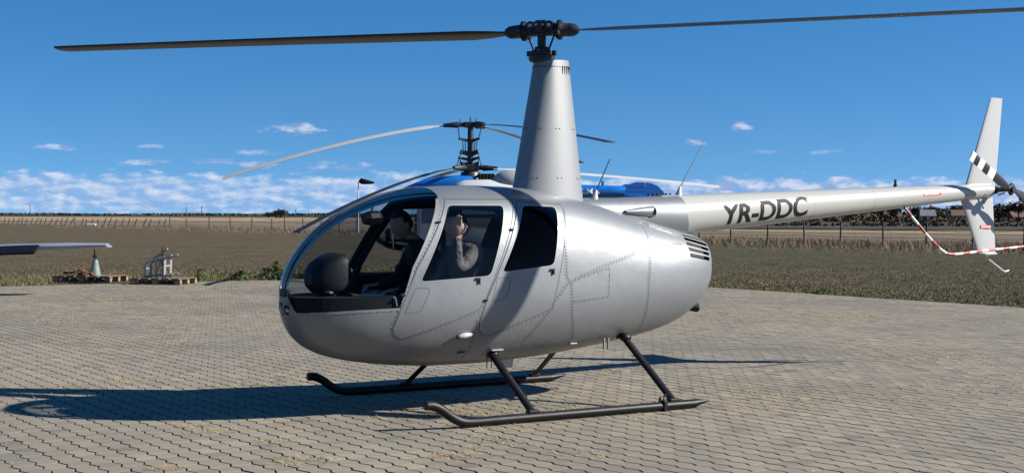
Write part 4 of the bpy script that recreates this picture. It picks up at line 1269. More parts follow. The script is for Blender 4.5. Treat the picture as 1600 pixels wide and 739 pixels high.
def hand_chains(tag_, wrist, palm_dir, side_dir, curl, nrm):
    """palm plus four fingers and a thumb as short skinned chains; returns list of meshes"""
    w = Vector(wrist); p = Vector(palm_dir).normalized(); s = Vector(side_dir); s = (s-p*s.dot(p)).normalized(); n = Vector(nrm).normalized()
    out = []
    pm = bmesh.new(); bmesh.ops.create_uvsphere(pm, u_segments=14, v_segments=10, radius=1)
    for v in pm.verts: v.co = w+p*(.045+v.co.x*.052)+s*(v.co.y*.042)+n*(v.co.z*.015)
    me = bpy.data.meshes.new('p'); pm.to_mesh(me); pm.free(); out.append(me)
    for k, (off, ln) in enumerate(((-.030, .078), (-.010, .088), (.010, .082), (.030, .064))):
        b = w+p*.075+s*off; sp = s*(off*.25)
        pts = [b, b+p*(.022)]
        cur = pts[-1]; d = (p+sp*2).normalized()
        for q in range(3):
            d = (d*math.cos(curl)+n*math.sin(curl)).normalized(); cur = cur+d*(ln/3); pts.append(cur)
        out.append(skin_body([[('a%d' % i, tuple(x), .0098-.0008*i) for i, x in enumerate(pts)]]))
    b = w+p*.022-s*.030
    pts = [b, b-s*.024+p*.022, b-s*.040+p*.050, b-s*.045+p*.075]
    out.append(skin_body([[('t%d' % i, tuple(x), .0115-.001*i) for i, x in enumerate(pts)]]))
    return out

def person(name, label, pose, jacket, hands):
    P = pose
    sp = [('pel', P['pel'], (.135, .11)), ('waist', P['waist'], (.15, .11)), ('chest', P['chest'], (.17, .12)), ('upch', P['upch'], (.13, .10)), ('neck', P['neck'], .058), ('headb', P['headb'], .06)]
    ch = [sp]
    for s in 'lr':
        ch.append([('upch', P['upch'], (.13, .10)), (s+'sh', P[s+'sh'], .078), (s+'el', P[s+'el'], .055), (s+'wr', P[s+'wr'], .036)])
        ch.append([('pel', P['pel'], (.135, .11)), (s+'hip', P[s+'hip'], .095), (s+'kn', P[s+'kn'], .066), (s+'an', P[s+'an'], .045), (s+'toe', P[s+'toe'], .036)])
    parts = [skin_body(ch)]
    hm, M = head_mesh(Vector(P['head']), P['yaw'], P['pitch']); parts.append(hm)
    for h in hands: parts += hand_chains(*h)
    me = fuse(parts)
    wr = [Vector(P['lwr']), Vector(P['rwr'])]
    me.materials.clear()
    for m in (jacket, M_skin, M_jeans, M_shoe): me.materials.append(m)
    hp = [Vector(h[1])+Vector(h[2]).normalized()*.085 for h in hands]
    zn = P['neck'][2]+.02
    for f in me.polygons:
        c = f.center; f.use_smooth = True
        if c.z > zn and (Vector((c.x, c.y))-Vector((P['head'][0], P['head'][1]))).length < .16: f.material_index = 1
        elif any((c-q).length < .098 for q in hp): f.material_index = 1
        elif c.z < P['lan'][2]+.02: f.material_index = 3
        elif c.x > P['pel'][0]+.13 and c.z < P['pel'][2]+.2 and c.z < .99: f.material_index = 2
        elif c.z < P['pel'][2]-.02: f.material_index = 2
    o = link(name, me, None); o.matrix_world = hM
    tag(o, label, 'person')
    # hair: shell over the skull that leaves the face free
    bm = bmesh.new(); bmesh.ops.create_uvsphere(bm, u_segments=28, v_segments=18, radius=1)
    dele = []
    for v in bm.verts:
        x, y, z = v.co
        if (x > .30 and z < .52) or z < -.45 or (x > -.05 and z < .05): dele.append(v)
        k = 1.055+.03*mnoise.noise(v.co*6)
        v.co = Vector((x*.104*k, y*.083*k, z*.124*k+.002))
    bmesh.ops.delete(bm, geom=dele, context='VERTS'); bmesh.ops.transform(bm, matrix=M, verts=bm.verts)
    hme = bpy.data.meshes.new('hair'); bm.to_mesh(hme); bm.free()
    hme.polygons.foreach_set('use_smooth', [True]*len(hme.polygons))
    ho = link('hair', hme, M_hair, o)
    return o, M

# pilot in the far seat, looking down
hd = (1.215, -.30, 1.525)
pose = dict(pel=(.98, -.30, .87), waist=(.97, -.30, 1.00), chest=(1.00, -.30, 1.16), upch=(1.03, -.30, 1.30), neck=(1.09, -.30, 1.385), headb=(1.16, -.30, 1.46), head=hd, yaw=R(12), pitch=R(22),
            lsh=(1.02, -.13, 1.29), lel=(1.13, -.06, 1.06), lwr=(1.36, -.10, .99), rsh=(1.02, -.47, 1.29), rel=(1.13, -.52, 1.06), rwr=(1.38, -.42, 1.02),
            lhip=(1.08, -.21, .86), lkn=(1.46, -.17, .93), lan=(1.70, -.14, .64), ltoe=(1.81, -.13, .615), rhip=(1.08, -.39, .86), rkn=(1.46, -.43, .93), ran=(1.70, -.30, .64), rtoe=(1.81, -.27, .615))
person('person', 'seated person in dark jacket looking down inside the helicopter, seen through the windshield', pose, M_navy,
       [('l', (1.36, -.10, .99), (1, -.1, -.15), (0, -1, 0), .55, (0, 0, -1)), ('r', (1.38, -.42, 1.02), (1, .1, -.1), (0, 1, 0), .6, (0, 0, -1))])
# passenger in the near seat with the left hand raised
pose = dict(pel=(.95, .29, .87), waist=(.93, .29, 1.00), chest=(.93, .29, 1.16), upch=(.94, .29, 1.30), neck=(.965, .28, 1.385), headb=(.985, .27, 1.45), head=(1.00, .26, 1.515), yaw=R(10), pitch=R(5),
            lsh=(.915, .445, 1.30), lel=(1.125, .515, 1.165), lwr=(1.105, .475, 1.435), rsh=(.94, .12, 1.29), rel=(1.06, .07, 1.06), rwr=(1.30, .10, .97),
            lhip=(1.05, .38, .86), lkn=(1.43, .42, .93), lan=(1.70, .29, .64), ltoe=(1.81, .27, .615), rhip=(1.05, .20, .86), rkn=(1.43, .17, .93), ran=(1.70, .14, .64), rtoe=(1.81, .13, .615))
person('person', 'seated person in brown jacket raising a hand behind the front door window', pose, M_beige,
       [('l', (1.105, .475, 1.435), (-.03, -.02, 1), (.75, -.6, 0), .09, (.6, .75, 0)), ('r', (1.30, .10, .97), (1, 0, -.1), (0, 1, 0), .5, (0, 0, -1))])
# ------------------------------------------------------------------ blue and white twin rotor helicopter behind
M_blue = mat('blue_paint', (0.010, 0.13, 0.46), 0.25, 0.0, var=(2, 0.15), coat=0.5)
M_kwhite = mat('offwhite_paint', (0.52, 0.52, 0.51), 0.4, 0.0, var=(2.5, 0.15))
M_kglass = glassmat('cockpit_glass', (0.62, 0.70, 0.74), 0.9)
M_grey = mat('grey_paint', (0.30, 0.31, 0.32), 0.5, 0.1, var=(3, 0.2))
M_bladew = mat('pale_blade', (0.50, 0.51, 0.51), 0.4, 0.0, var=(2, 0.15))
KH = empty('helicopter', (-1.10, 37.0, 0.0), math.pi+R(2))
tag(KH, 'blue and white twin rotor helicopter parked behind the silver one', 'helicopter')
def sup(X, zb, zt, w, n=2.6, k=28):
    zc = (zb+zt)/2; h = (zt-zb)/2; P = []
    for q in range(k):
        a = 2*math.pi*q/k; c, s = math.cos(a), math.sin(a)
        P.append((X, w*math.copysign(abs(c)**(2/n), c), zc+h*math.copysign(abs(s)**(2/n), s)))
    return P
def ploft(name, secs, m, parent=KH, n=2.6): return MB().loft([sup(*s, n) for s in secs], True).build(name, m, parent)
cab = ploft('cabin', [(1.35, .62, 2.22, .74), (.9, .58, 2.30, .78), (0, .58, 2.32, .78), (-.7, .62, 2.28, .74), (-1.15, .80, 2.15, .60)], M_kwhite, n=3.2)
gn = MB().loft([sup(*s, 2.5) for s in [(1.35, .64, 2.21, .735), (1.75, .66, 2.10, .70), (2.15, .74, 1.90, .60), (2.42, .88, 1.66, .42), (2.56, 1.05, 1.42, .20), (2.59, 1.2, 1.28, .05)]], False)
gn.build('cockpit_glazing', M_kglass, KH)
fr = MB()
for X, zb, zt, w in ((1.36, .62, 2.225, .745), (2.0, .69, 1.99, .655)):
    P = [Vector(q) for q in sup(X, zb, zt, w, 2.5)]; fr.tube(P+[P[0]], .022, 6, False)
for a_ in (0.0, math.pi/2, math.pi, -math.pi/2, math.pi/4, 3*math.pi/4):
    Q = []
    for X, zb, zt, w in [(1.35, .64, 2.21, .735), (1.75, .66, 2.10, .70), (2.15, .74, 1.90, .60), (2.42, .88, 1.66, .42), (2.56, 1.05, 1.42, .20)]:
        c, s = math.cos(a_), math.sin(a_); Q.append(Vector((X, w*math.copysign(abs(c)**.8, c), (zb+zt)/2+(zt-zb)/2*math.copysign(abs(s)**.8, s))))
    fr.tube(Q, .018, 6, False)
fr.build('cockpit_frame', M_kwhite, KH)
MB().box((1.55, .3, .95), (.4, .4, .12), bev=.03).box((1.38, .3, 1.3), (.1, .4, .7), bev=.03).box((1.55, -.3, .95), (.4, .4, .12), bev=.03).box((1.38, -.3, 1.3), (.1, .4, .7), bev=.03).build('cockpit_seats', M_leather, KH)
MB().box((1.95, 0, .95), (.5, 1.0, .06)).box((2.15, .1, 1.1), (.12, .5, .3), bev=.03).build('cockpit_console', M_black, KH)
for s in (1, -1):
    dr = MB().box((1.0, s*.775, 1.35), (.62, .03, 1.2), bev=.01).build('cockpit_door', M_kwhite, KH); MB().box((1.02, s*.785, 1.65), (.48, .03, .5), bev=.008).build('door_pane', M_kglass, dr)
ploft('gearbox_fairing', [(1.75, 2.20, 2.30, .12), (1.45, 2.18, 2.47, .34), (1.0, 2.18, 2.60, .44), (.45, 2.18, 2.655, .46), (.02, 2.18, 2.665, .46), (-.16, 2.2, 2.60, .42)], M_blue)
ex = MB(); ex.box((-.42, .1, 2.50), (.42, .5, .40), bev=.03)
for k in range(5): ex.cyl((-.25-.09*k, .38, 2.35+.06*(k % 2)), (-.25-.09*k, .38, 2.68), .025, .025, 8)
ex.build('oil_cooler', M_black, KH)
for s in (1, -1):
    nac = ploft('engine_nacelle', [(.62, 1.75, 2.15, .22), (.45, 1.50, 2.40, .46), (.15, 1.40, 2.50, .55), (-.5, 1.40, 2.52, .56), (-1.2, 1.50, 2.45, .48), (-1.9, 1.75, 2.25, .26), (-2.1, 1.9, 2.1, .10)], M_kwhite, n=2.3)
    for v in nac.data.vertices: v.co.y += s*1.42
    tp = MB().ball((-1.05, s*1.42, 2.46), (.52, .36, .30), 16, 10).build('intake_dome', M_grey, nac)
    MB().cyl((.60, s*1.42, 1.95), (.66, s*1.42, 1.95), .28, .24, 18).build('cooling_intake', M_black, nac)
    MB().box((-.1, s*1.0, 1.85), (.9, .7, .12), bev=.03).build('stub_wing', M_kwhite, KH)
    tb = MB(); rg_ = []
    for k in range(9):
        t = k/8; X = -1.1-2.85*t; rr = .20-.055*t
        rg_.append([(X, s*.80+rr*math.cos(q*math.pi/10), 2.24+.0*t+rr*math.sin(q*math.pi/10)) for q in range(20)])
    rg_.append([(-4.15, s*.80+.03*math.cos(q*math.pi/10), 2.23+.03*math.sin(q*math.pi/10)) for q in range(20)])
    bo_ = tb.loft(rg_, True).build('tail_boom', M_blue, KH)
    if s > 0:
        MB().cyl((-3.42, s*.8, 2.36), (-3.42, s*.8, 2.50), .045, .04, 12).build('boom_mast_antenna', M_blue, bo_)
        me = text_mesh('YR-LMA', .19, .003); xs = [v.co.x for v in me.vertices]; k = .86/(max(xs)-min(xs)); ys = [v.co.y for v in me.vertices]
        for v in me.vertices:
            zz = (v.co.y-(max(ys)+min(ys))/2); X = -2.47-(v.co.x-min(xs))*k; rr = .20-.055*((-1.1-X)/2.85)+.004
            v.co = Vector((X, s*.80+math.sqrt(max(rr*rr-zz*zz, .0001))+.004, 2.24+zz))
        link('registration_lettering', me, M_wletter, bo_)
    # fin with rudder
    def finm(pts, th):
        vs = [(x, s*1.12-th/2, z) for x, z in pts]+[(x, s*1.12+th/2, z) for x, z in pts]; n_ = len(pts)
        return MB().add(vs, [tuple(range(n_))[::-1], tuple(range(n_, 2*n_))]+[(i, (i+1) % n_, n_+(i+1) % n_, n_+i) for i in range(n_)])
    front = [(-3.98, 1.75), (-3.93, 2.10), (-3.97, 2.30), (-4.08, 2.42), (-4.22, 2.47), (-4.47, 2.47), (-4.47, 1.05), (-4.3, 1.10), (-4.1, 1.4)]
    rear = [(-4.485, 2.47), (-4.62, 2.45), (-4.80, 2.37), (-4.95, 2.23), (-5.0, 2.05), (-4.98, 1.6), (-4.85, 1.2), (-4.485, 1.05)]
    f1 = finm(front, .10).build('tail_fin', M_blue, KH); finm(rear, .07).build('rudder', M_blue, f1)
    rb_ = MB()
    for k in range(4): rb_.box((-4.23, s*1.12, 2.02+.11*k), (.46, .112, .012))
    rb_.build('fin_rib', M_kwhite if False else M_blue, f1)
    # undercarriage
    for X, Y, rw in ((1.75, .45, .20), (-1.05, 1.21, .31)):
        MB().tube([(X, s*Y, rw), (X, s*Y*.98, rw+.35), (X-.05, s*min(Y, 1.2)*.9, 1.45 if rw > .25 else .8)], [.05, .05, .06], 10).build('gear_leg', M_grey, KH)
        w_ = MB().cyl((X, s*Y+s*.08-.09, rw), (X, s*Y+s*.08+.09, rw), rw, rw, 22).build('wheel', M_rubber, KH); MB().cyl((X, s*Y+s*.08-.095, rw), (X, s*Y+s*.08+.095, rw), rw*.5, rw*.5, 14).build('rim', M_kwhite, w_)
MB().box((-4.3, 0, 2.12), (.6, 2.5, .06), bev=.02).build('horizontal_stabilizer', M_blue, KH)
# coaxial mast with linkages
mk = MB(); mk.cyl((0, 0, 2.6), (0, 0, 3.0), .19, .15, 16).cyl((0, 0, 2.95), (0, 0, 4.05), .085, .075, 14).cyl((0, 0, 2.60), (0, 0, 2.75), .28, .24, 16)
mk.box((0, 0, 3.99), (.34, .34, .14), bev=.03).box((0, 0, 2.86), (.44, .44, .18), bev=.03).cyl((0, 0, 4.05), (0, 0, 4.20), .02, .015, 8)
mk.build('rotor_mast', M_hub, KH)
lk = MB()
for z, r_ in ((3.62, .30), (3.30, .24), (3.12, .30), (2.98, .26), (3.25, .26)):
    for k in range(3):
        a = k*2*math.pi/3+.3; lk.tube([(0, 0, z-.06), (r_*math.cos(a), r_*math.sin(a), z)], [.05, .03], 6); lk.ball((r_*math.cos(a), r_*math.sin(a), z), .04, 8, 6)
for k in range(3):
    a = k*2*math.pi/3+.3
    for r0, z0, r1, z1 in ((.30, 3.62, .36, 3.95), (.20, 3.30, .22, 3.60), (.14, 3.3, .15, 3.62), (.30, 3.12, .26, 3.30), (.26, 2.98, .30, 3.12), (.30, 3.12, .40, 2.88)):
        lk.tube([(r0*math.cos(a), r0*math.sin(a), z0), (r1*math.cos(a+.1), r1*math.sin(a+.1), z1)], .014, 6)
lk.build('control_linkage', M_hub, KH)
def kblade(azw, z0, droop, slope=.05, m=None):
    ang = R(azw)-(math.pi+R(2))
    g = MB().tube([(.15, 0, z0), (.30, 0, z0), (.34, 0, z0-.005), (.50, 0, z0-.01), (.72, 0, z0-.02)], [.07, .06, .085, .07, .05], 10).cyl((.28, 0, z0-.02), (.28, 0, z0+.16), .02, .012, 6).build('blade_grip', M_hub, KH, rot=(0, 0, ang))
    rings = []
    for k in range(21):
        t = k/20; r_ = .62+5.88*t; z = z0-.02-droop*(.45*t+.55*t**1.7)
        ch = .26 if r_ > 1.0 else .14
        rings.append([(r_, .3*ch-cx, z+cy+(.3*ch-cx)*slope) for cx, cy in airfoil(ch, .12)])
    b = MB().loft(rings, True).build('rotor_blade', m or M_bladew, KH, rot=(0, 0, ang)); return b
UZ, LZ = 3.99, 2.86
kblade(181, UZ, 1.42, -.42); kblade(-59, UZ, .72, .05, M_hub); kblade(61, UZ, .75)  # near right blade dark grey: shade on its underside put into the colour
kblade(-4, LZ, .46, .24); kblade(-125, LZ, 1.62, .0, M_hub); kblade(116, LZ, .75)  # near left blade likewise coloured dark, standing in for its shaded underside

# ------------------------------------------------------------------ light aircraft whose wing tip enters on the left
M_wing = mat('grey_blue_wing', (0.20, 0.23, 0.30), 0.38, 0.15, var=(3, 0.15))
PL = empty('airplane', (-15.2, 27.6, 0.0), 0.0)
tag(PL, 'low wing light airplane, only its grey wing tip showing at the left edge', 'airplane')
rings = []
for k in range(12):
    t = k/11; x = 0.6+6.48*t; ch = 1.45-.55*t; z = .80+.215*t
    if k == 11: ch *= .55
    rings.append([(x-(.0 if k < 11 else -.12), cx-.45*ch+.15*t+(.12 if k == 11 else 0), z+cy-.06*(cx/ch)) for cx, cy in airfoil(ch, .15)])
MB().loft(rings, True).build('wing', M_wing, PL)
MB().box((4.1, -.47, .86), (3.85, .34, .05), (R(24), R(-1.9), 0), bev=.01).build('flap', M_black, PL)
MB().loft([sup(X, zb, zt, w, 2.4) for X, zb, zt, w in ((-.1, 0, 0, 0),)] if False else [[(w*math.cos(q*math.pi/12), y, zc+h*math.sin(q*math.pi/12)) for q in range(24)] for y, zc, h, w in ((-2.2, 1.15, .25, .22), (-1.9, 1.1, .42, .40), (-.5, 1.15, .62, .52), (.8, 1.2, .58, .48), (3.4, 1.3, .18, .14), (4.0, 1.32, .08, .05))], True).build('fuselage', M_kwhite, PL)
MB().box((0, 3.7, 1.75), (.08, .6, 1.0), bev=.02).box((0, 3.7, 1.4), (2.4, .5, .06), bev=.02).build('tail', M_kwhite, PL)
for x, y in ((1.3, -.1), (-1.3, -.1), (0, -1.8)):
    MB().tube([(x, y, .2), (x*.9, y, .85)], .04, 8).build('gear_leg', M_grey, PL); MB().cyl((x-.06, y, .2), (x+.06, y, .2), .2, .2, 18).build('wheel', M_rubber, PL)

# ------------------------------------------------------------------ pallets and what stands on them
M_wood = mat('pallet_wood', (0.30, 0.20, 0.12), 0.85, var=(9, 0.45), bump=(40, 0.4, 0.01))
M_wood_d = mat('weathered_wood', (0.13, 0.095, 0.065), 0.9, var=(9, 0.45), bump=(40, 0.4, 0.01))
M_rust = mat('rusty_scrap', (0.16, 0.06, 0.035), 0.9, var=(12, 0.5))
M_galv = mat('galvanised', (0.30, 0.30, 0.29), 0.55, 0.3, var=(8, 0.35))
M_gpaint = mat('pale_green_paint', (0.15, 0.19, 0.17), 0.6, 0.0, var=(10, 0.3))
def pallet(x, y, rz, w, l, label, m1, m2):
    e = empty('pallet', (x, y, 0.0), rz); tag(e, label, 'pallet', 'wooden pallets at the apron edge')
    for k in range(5): MB().box((-w/2+w*(k+.5)/5, 0, .133), (w/5*.72, l, .022)).build('deck_board', m1, e)
    for yy in (-l/2+.05, 0, l/2-.05):
        MB().box((0, yy, .11), (w, .10, .022)).build('stringer', m1, e)
        for xx in (-w/2+.07, 0, w/2-.07): MB().box((xx, yy, .061), (.14, .10, .076)).build('block', m2, e)
        MB().box((0, yy, .012), (w, .10, .022)).build('bottom_board', m1, e)
    return e
px_, py_ = px2ground(131, 441); pallet(px_, py_+.55, R(-9), 1.45, 1.0, 'left wooden pallet carrying rusty scrap and a small green stand', M_wood_d, M_wood)
qx, qy = px2ground(247, 445); pallet(qx, qy+.5, R(-12), 1.25, .9, 'right wooden pallet under the galvanised metal frames', M_wood_d, M_wood)
sc_ = empty('scrap_heap', (px_-.12, py_+.5, .144)); tag(sc_, 'low heap of rusty reddish scrap on the left pallet', 'scrap')
for k in range(16):
    MB().box((random.uniform(-.45, .25), random.uniform(-.35, .3), .02+.02*random.random()+.03*(k % 3)), (random.uniform(.15, .5), random.uniform(.04, .12), random.uniform(.02, .05)), (random.gauss(0, .12), random.gauss(0, .12), random.uniform(0, 3)), bev=.004).build('scrap_piece', M_rust, sc_)
# conical green stand
gx = pxat(149, 420, py_+.5).x
gs = empty('jack_stand', (gx, py_+.5, .144)); tag(gs, 'pale green tripod jack stand with dark spindle on left pallet', 'stand')
MB().tube([(0, 0, 0), (0, 0, .30), (0, 0, .38)], [.13, .075, .05], 14).build('stand_body', M_gpaint, gs)
MB().cyl((0, 0, .36), (-.02, 0, .62), .03, .018, 10).build('spindle', M_black, gs)
MB().box((-.02, 0, .46), (.12, .03, .03)).build('cross_handle', M_black, gs)
for k in range(3):
    a = k*2*math.pi/3+.35; MB().tube([(.03*math.cos(a), .03*math.sin(a), .40), (.24*math.cos(a), .24*math.sin(a), .012)], .012, 6).build('brace', M_black, gs)
# metal frames on the right pallet
mfm = empty('metal_frame', (qx-.10, qy+.45, .144), R(-14)); mfm.scale = (.66, .8, .68); tag(mfm, 'galvanised welded frame with slanting rails standing on the right pallet', 'frame')
def bar(a, b, r_, m, nm): MB().tube([a, b], r_*1.55, 4, smooth=False).build(nm, m, mfm)
for yy in (-.18, .18):
    bar((-.42, yy, .0), (-.42, yy, .52), .035, M_galv, 'upright'); bar((.02, yy, .0), (.02, yy, .62), .028, M_galv, 'upright'); bar((.34, yy, 0.0), (.36, yy, .72), .032, M_galv, 'upright')
    bar((-.46, yy, .50), (.62, yy, .78), .024, M_galv, 'top_rail'); bar((-.42, yy, .05), (.66, yy, .14), .022, M_galv, 'bottom_rail')
bar((-.42, -.18, .3), (-.42, .18, .3), .024, M_galv, 'cross_rail'); bar((.35, -.18, .4), (.35, .18, .4), .024, M_galv, 'cross_rail')
bar((-.36, .05, .55), (.30, .05, .98), .026, M_galv, 'slanting_rail')
st2 = empty('tripod_stand', (qx-.06, qy+.62, .144)); st2.scale = (.7, .7, .68); tag(st2, 'dark tripod stand among the metal frames on right pallet', 'stand')
MB().tube([(0, 0, .55), (0, 0, 1.05)], [.035, .015], 8).ball((0, 0, .78), .055, 10, 8).build('post', M_black, st2)
for k in range(3):
    a = k*2*math.pi/3+.6; MB().tube([(0, 0, .8), (.26*math.cos(a), .26*math.sin(a), .015)], .018, 6).build('leg', M_hub, st2)

# ------------------------------------------------------------------ weeds at the apron edge
def bush(u, v, w, h, label, n=700):
    x, y = px2ground(u, v); e = empty('weed_bush', (x, y+.3, -.03)); tag(e, label, 'weeds', 'green weeds at the apron edge')
    V = []; F = []
    for k in range(n):
        r_ = abs(random.gauss(0, .42)); a = random.uniform(0, 6.28); zz = h*random.random()**1.2*max(.15, 1-r_*.9)
        c = Vector((w*r_*math.cos(a)*.7, .35*r_*math.sin(a), zz+.02)); d = Vector((random.gauss(0, 1), random.gauss(0, 1), random.gauss(.3, .6))).normalized(); q = d.cross(Vector((random.gauss(0, 1), random.gauss(0, 1), 1))).normalized(); L = random.uniform(.03, .075); b = len(V)
        V += [c-d*L*.5, c+q*L*.28, c+d*L*.5, c-q*L*.28]; F.append((b, b+1, b+2, b+3))
    MB().add(V, F).build('leaves', M_green, e)
    s_ = MB()
    for k in range(10): s_.tube([(random.gauss(0, w*.2), random.gauss(0, .08), 0), (random.gauss(0, w*.3), random.gauss(0, .1), h*random.uniform(.5, .95))], .006, 4)
    s_.build('stems', M_tuft, e)
bush(428, 438, .75, .50, 'largest green weed bush just left of the silver helicopter nose', 1300)
bush(372, 439, .55, .28, 'low spreading green weeds in the middle of the weed row', 600)
bush(308, 440, .32, .36, 'small upright green weed right of the metal frames', 450)
bush(1290, 459, .5, .10, 'low dark green weed patch at the right edge of paving', 400)

# ------------------------------------------------------------------ fences
M_post = mat('fence_post_dark', (0.045, 0.038, 0.034), 0.9, var=(14, 0.4))
M_wire = mat('fence_wire', (0.10, 0.09, 0.085), 0.6, 0.5)
def fpos(u):                                   # where the fence line crosses image column u
    k = (u-800)/FPX; d = (18.5+.693*79)/(k+.693); return fence_x(d), d
def fence(us, name, label, h, r_, lean, wires):
    p0 = fpos(us[0]); e = empty(name, (p0[0], p0[1], 0)); tag(e, label, 'fence')
    tops = []
    for u in us:
        x, y = fpos(u); x -= p0[0]; y -= p0[1]; l_ = random.gauss(lean, abs(lean)*.45+.02); hh = h*random.uniform(.86, 1.08)
        MB().tube([(x, y, -.05), (x+l_*hh, y+random.gauss(0, .05), hh)], [r_, r_*.85], 6).build('post', M_post, e); tops.append((x, y, l_, hh))
    for wz in wires:
        MB().tube([(x+l_*hh*wz, y, hh*wz) for x, y, l_, hh in tops], .012, 4, False).build('wire', M_wire, e)
usR = [1600, 1520, 1447, 1380, 1313, 1257, 1199, 1142, 1093, 1048, 1005, 963, 925, 888, 850, 815, 780, 746, 712, 680, 648, 617, 587, 558, 530, 502, 473, 445, 425, 393, 360, 327, 291, 265]
usR = [1880, 1780, 1685]+usR
fence(usR, 'wire_fence', 'long wire fence on thin dark posts running across the field behind the helicopters', 1.42, .055, .0, (.35, .65, .95))
fence([255, 246, 232, 222, 208, 199, 189, 178, 169, 161, 151, 143, 134, 127, 116, 109, 101, 94, 85, 76, 69, 62, 54, 48, 40, 34, 26, 20, 13, 6, -2, -10], 'leaning_fence', 'row of short leaning wooden fence posts at far left of field', 1.12, .065, .28, (.6,))
wb = pxat(143, 352, 186); MB().box((0, 0, .2), (1.3, .8, .35), bev=.12).build('feed_sack', M_kwhite, None, (wb.x, 186, 0)); tag(bpy.data.objects['feed_sack'], 'small white bundle lying at the foot of the leaning fence', 'bundle')

# ------------------------------------------------------------------ windsock
ws = pxat(560, 283, 120)
W = empty('windsock', (ws.x, 120, -.03)); tag(W, 'thin white windsock mast with a limp dark sock above the windshield', 'windsock')
MB().tube([(0, 0, 0), (0, 0, ws.z)], [.06, .04], 8).tube([(-.35, 0, 0), (-.02, 0, ws.z*.8)], .012, 4).build('mast', M_kwhite, W)
MB().tube([(.05, 0, ws.z-.02), (.25, 0, ws.z+.02), (.7, 0, ws.z-.05), (1.35, 0, ws.z-.12)], [.10, .28, .22, .08], 10).build('sock', M_black, W)
# two far lattice masts and poles on the horizon
for i, (u, hpx, d, lb) in enumerate(((47, 14, 1900, 'leftmost tiny radio mast on the horizon above the leaning fence'), (291, 12, 1700, 'tiny mast on the horizon above the first thin fence post'), (315, 13, 1650, 'tiny mast on the horizon right of its twin'), (462, 9, 1500, 'tiny pole on the horizon near the silver nose'), (1466, 14, 900, 'thin pole above the village left of the tail fin'), (1478, 13, 900, 'second thin pole above the village beside the tail fin'))):
    b = pxat(u, 337, d); h = hpx*d/FPX
    o = MB().tube([(0, 0, 0), (0, 0, h+1.6)], [d*.00035, d*.0002], 5).box((0, 0, h+1.2), (d*.0016, .1, d*.0003)).build('utility_pole', M_post, None, (b.x, d, 0)); tag(o, lb, 'pole', 'poles on the horizon')

# ------------------------------------------------------------------ far woods, village
M_far = leafmat('far_foliage', [(0.030, 0.038, 0.026), (0.045, 0.048, 0.030), (0.055, 0.05, 0.032), (0.036, 0.042, 0.034)])
M_autumn = leafmat('autumn_foliage', [(0.075, 0.045, 0.028), (0.06, 0.05, 0.025), (0.10, 0.06, 0.035)])
def mass(n, xr, dfun, hfun, size, name, label, m=None):
    V = []; F = []
    for k in range(n):
        x = random.uniform(*xr); d = dfun(x); hh = hfun(x); z = hh*random.random()**.8
        for q in range(2):
            a = random.uniform(0, 3.14); s_ = size*random.uniform(.5, 1.2); b = len(V)
            dx, dy = math.cos(a)*s_, math.sin(a)*s_
            V += [(x-dx, d-dy, z-s_*.6), (x+dx, d+dy, z-s_*.6), (x+dx*.7, d+dy*.7, z+s_*.6), (x-dx*.7, d-dy*.7, z+s_*.6)]; F.append((b, b+1, b+2, b+3))
    o = MB().add(V, F).build(name, m or M_far); tag(o, label, 'woodland', kind='stuff')
mass(5200, (-1150, 700), lambda x: 2000+random.uniform(-150, 150), lambda x: .6+4.0*max(0, mnoise.noise(Vector((x*.006, 0, 1)))+.45)*(1.0 if x < -200 else .75), 2.2, 'far_woodland', 'thin dark line of distant woods along the horizon')
mass(7000, (60, 420), lambda x: 540+random.uniform(-40, 60), lambda x: .8+5.0*max(0.1, mnoise.noise(Vector((x*.03, 4, 1)))+.55), .7, 'village_hedges', 'dark hedges and bushes between the village houses')
mass(3600, (70, 330), lambda x: 405+random.uniform(-15, 15), lambda x: .4+2.4*max(0.0, mnoise.noise(Vector((x*.045, 2, 5)))+.35), .5, 'garden_bushes', 'brownish garden bushes in front of the village houses', M_autumn)
mass(1800, (30, 330), lambda x: 232+random.uniform(-4, 4), lambda x: .55+.25*mnoise.noise(Vector((x*.05, 7, 1))), .35, 'low_hedge', 'low dark hedge across the field beyond the wire fence')
def tree_proto(h, w, m, seed):
    random.seed(seed)
    e = empty('village_tree'); MB().tube([(0, 0, 0), (.1, 0, h*.4), (0, .1, h*.8)], [h*.035, h*.022, h*.006], 7).tube([(.05, 0, h*.35), (w*.35, .2, h*.65)], [h*.016, h*.005], 5).tube([(.05, 0, h*.4), (-w*.3, -.2, h*.7)], [h*.014, h*.005], 5).build('trunk', M_post, e)
    V = []; F = []
    lob = [(random.gauss(0, w*.28), random.gauss(0, w*.28), h*random.uniform(.4, .9), w*random.uniform(.22, .4)) for _ in range(9)]
    for k in range(520):
        c = random.choice(lob); v = Vector((random.gauss(0, 1), random.gauss(0, 1), random.gauss(0, 1))).normalized()*c[3]*random.random()**.4
        p = Vector(c[:3])+v; d = Vector((random.gauss(0, 1), random.gauss(0, 1), random.gauss(0, 1))).normalized(); q = d.cross(Vector((0, 0, 1))).normalized() if abs(d.z) < .95 else Vector((1, 0, 0)); L = w*random.uniform(.05, .11); b = len(V)
        V += [p-d*L-q*L*.5, p-d*L*.2+q*L*.8, p+d*L+q*L*.3, p+d*L*.3-q*L*.8]; F.append((b, b+1, b+2, b+3))
    MB().add(V, F).build('crown', m, e); return e
protos = [tree_proto(7, 6, M_far, 1), tree_proto(8.5, 6.5, M_autumn, 2), tree_proto(6, 6.5, M_far, 3), tree_proto(9, 4.5, M_far, 4)]
random.seed(11)
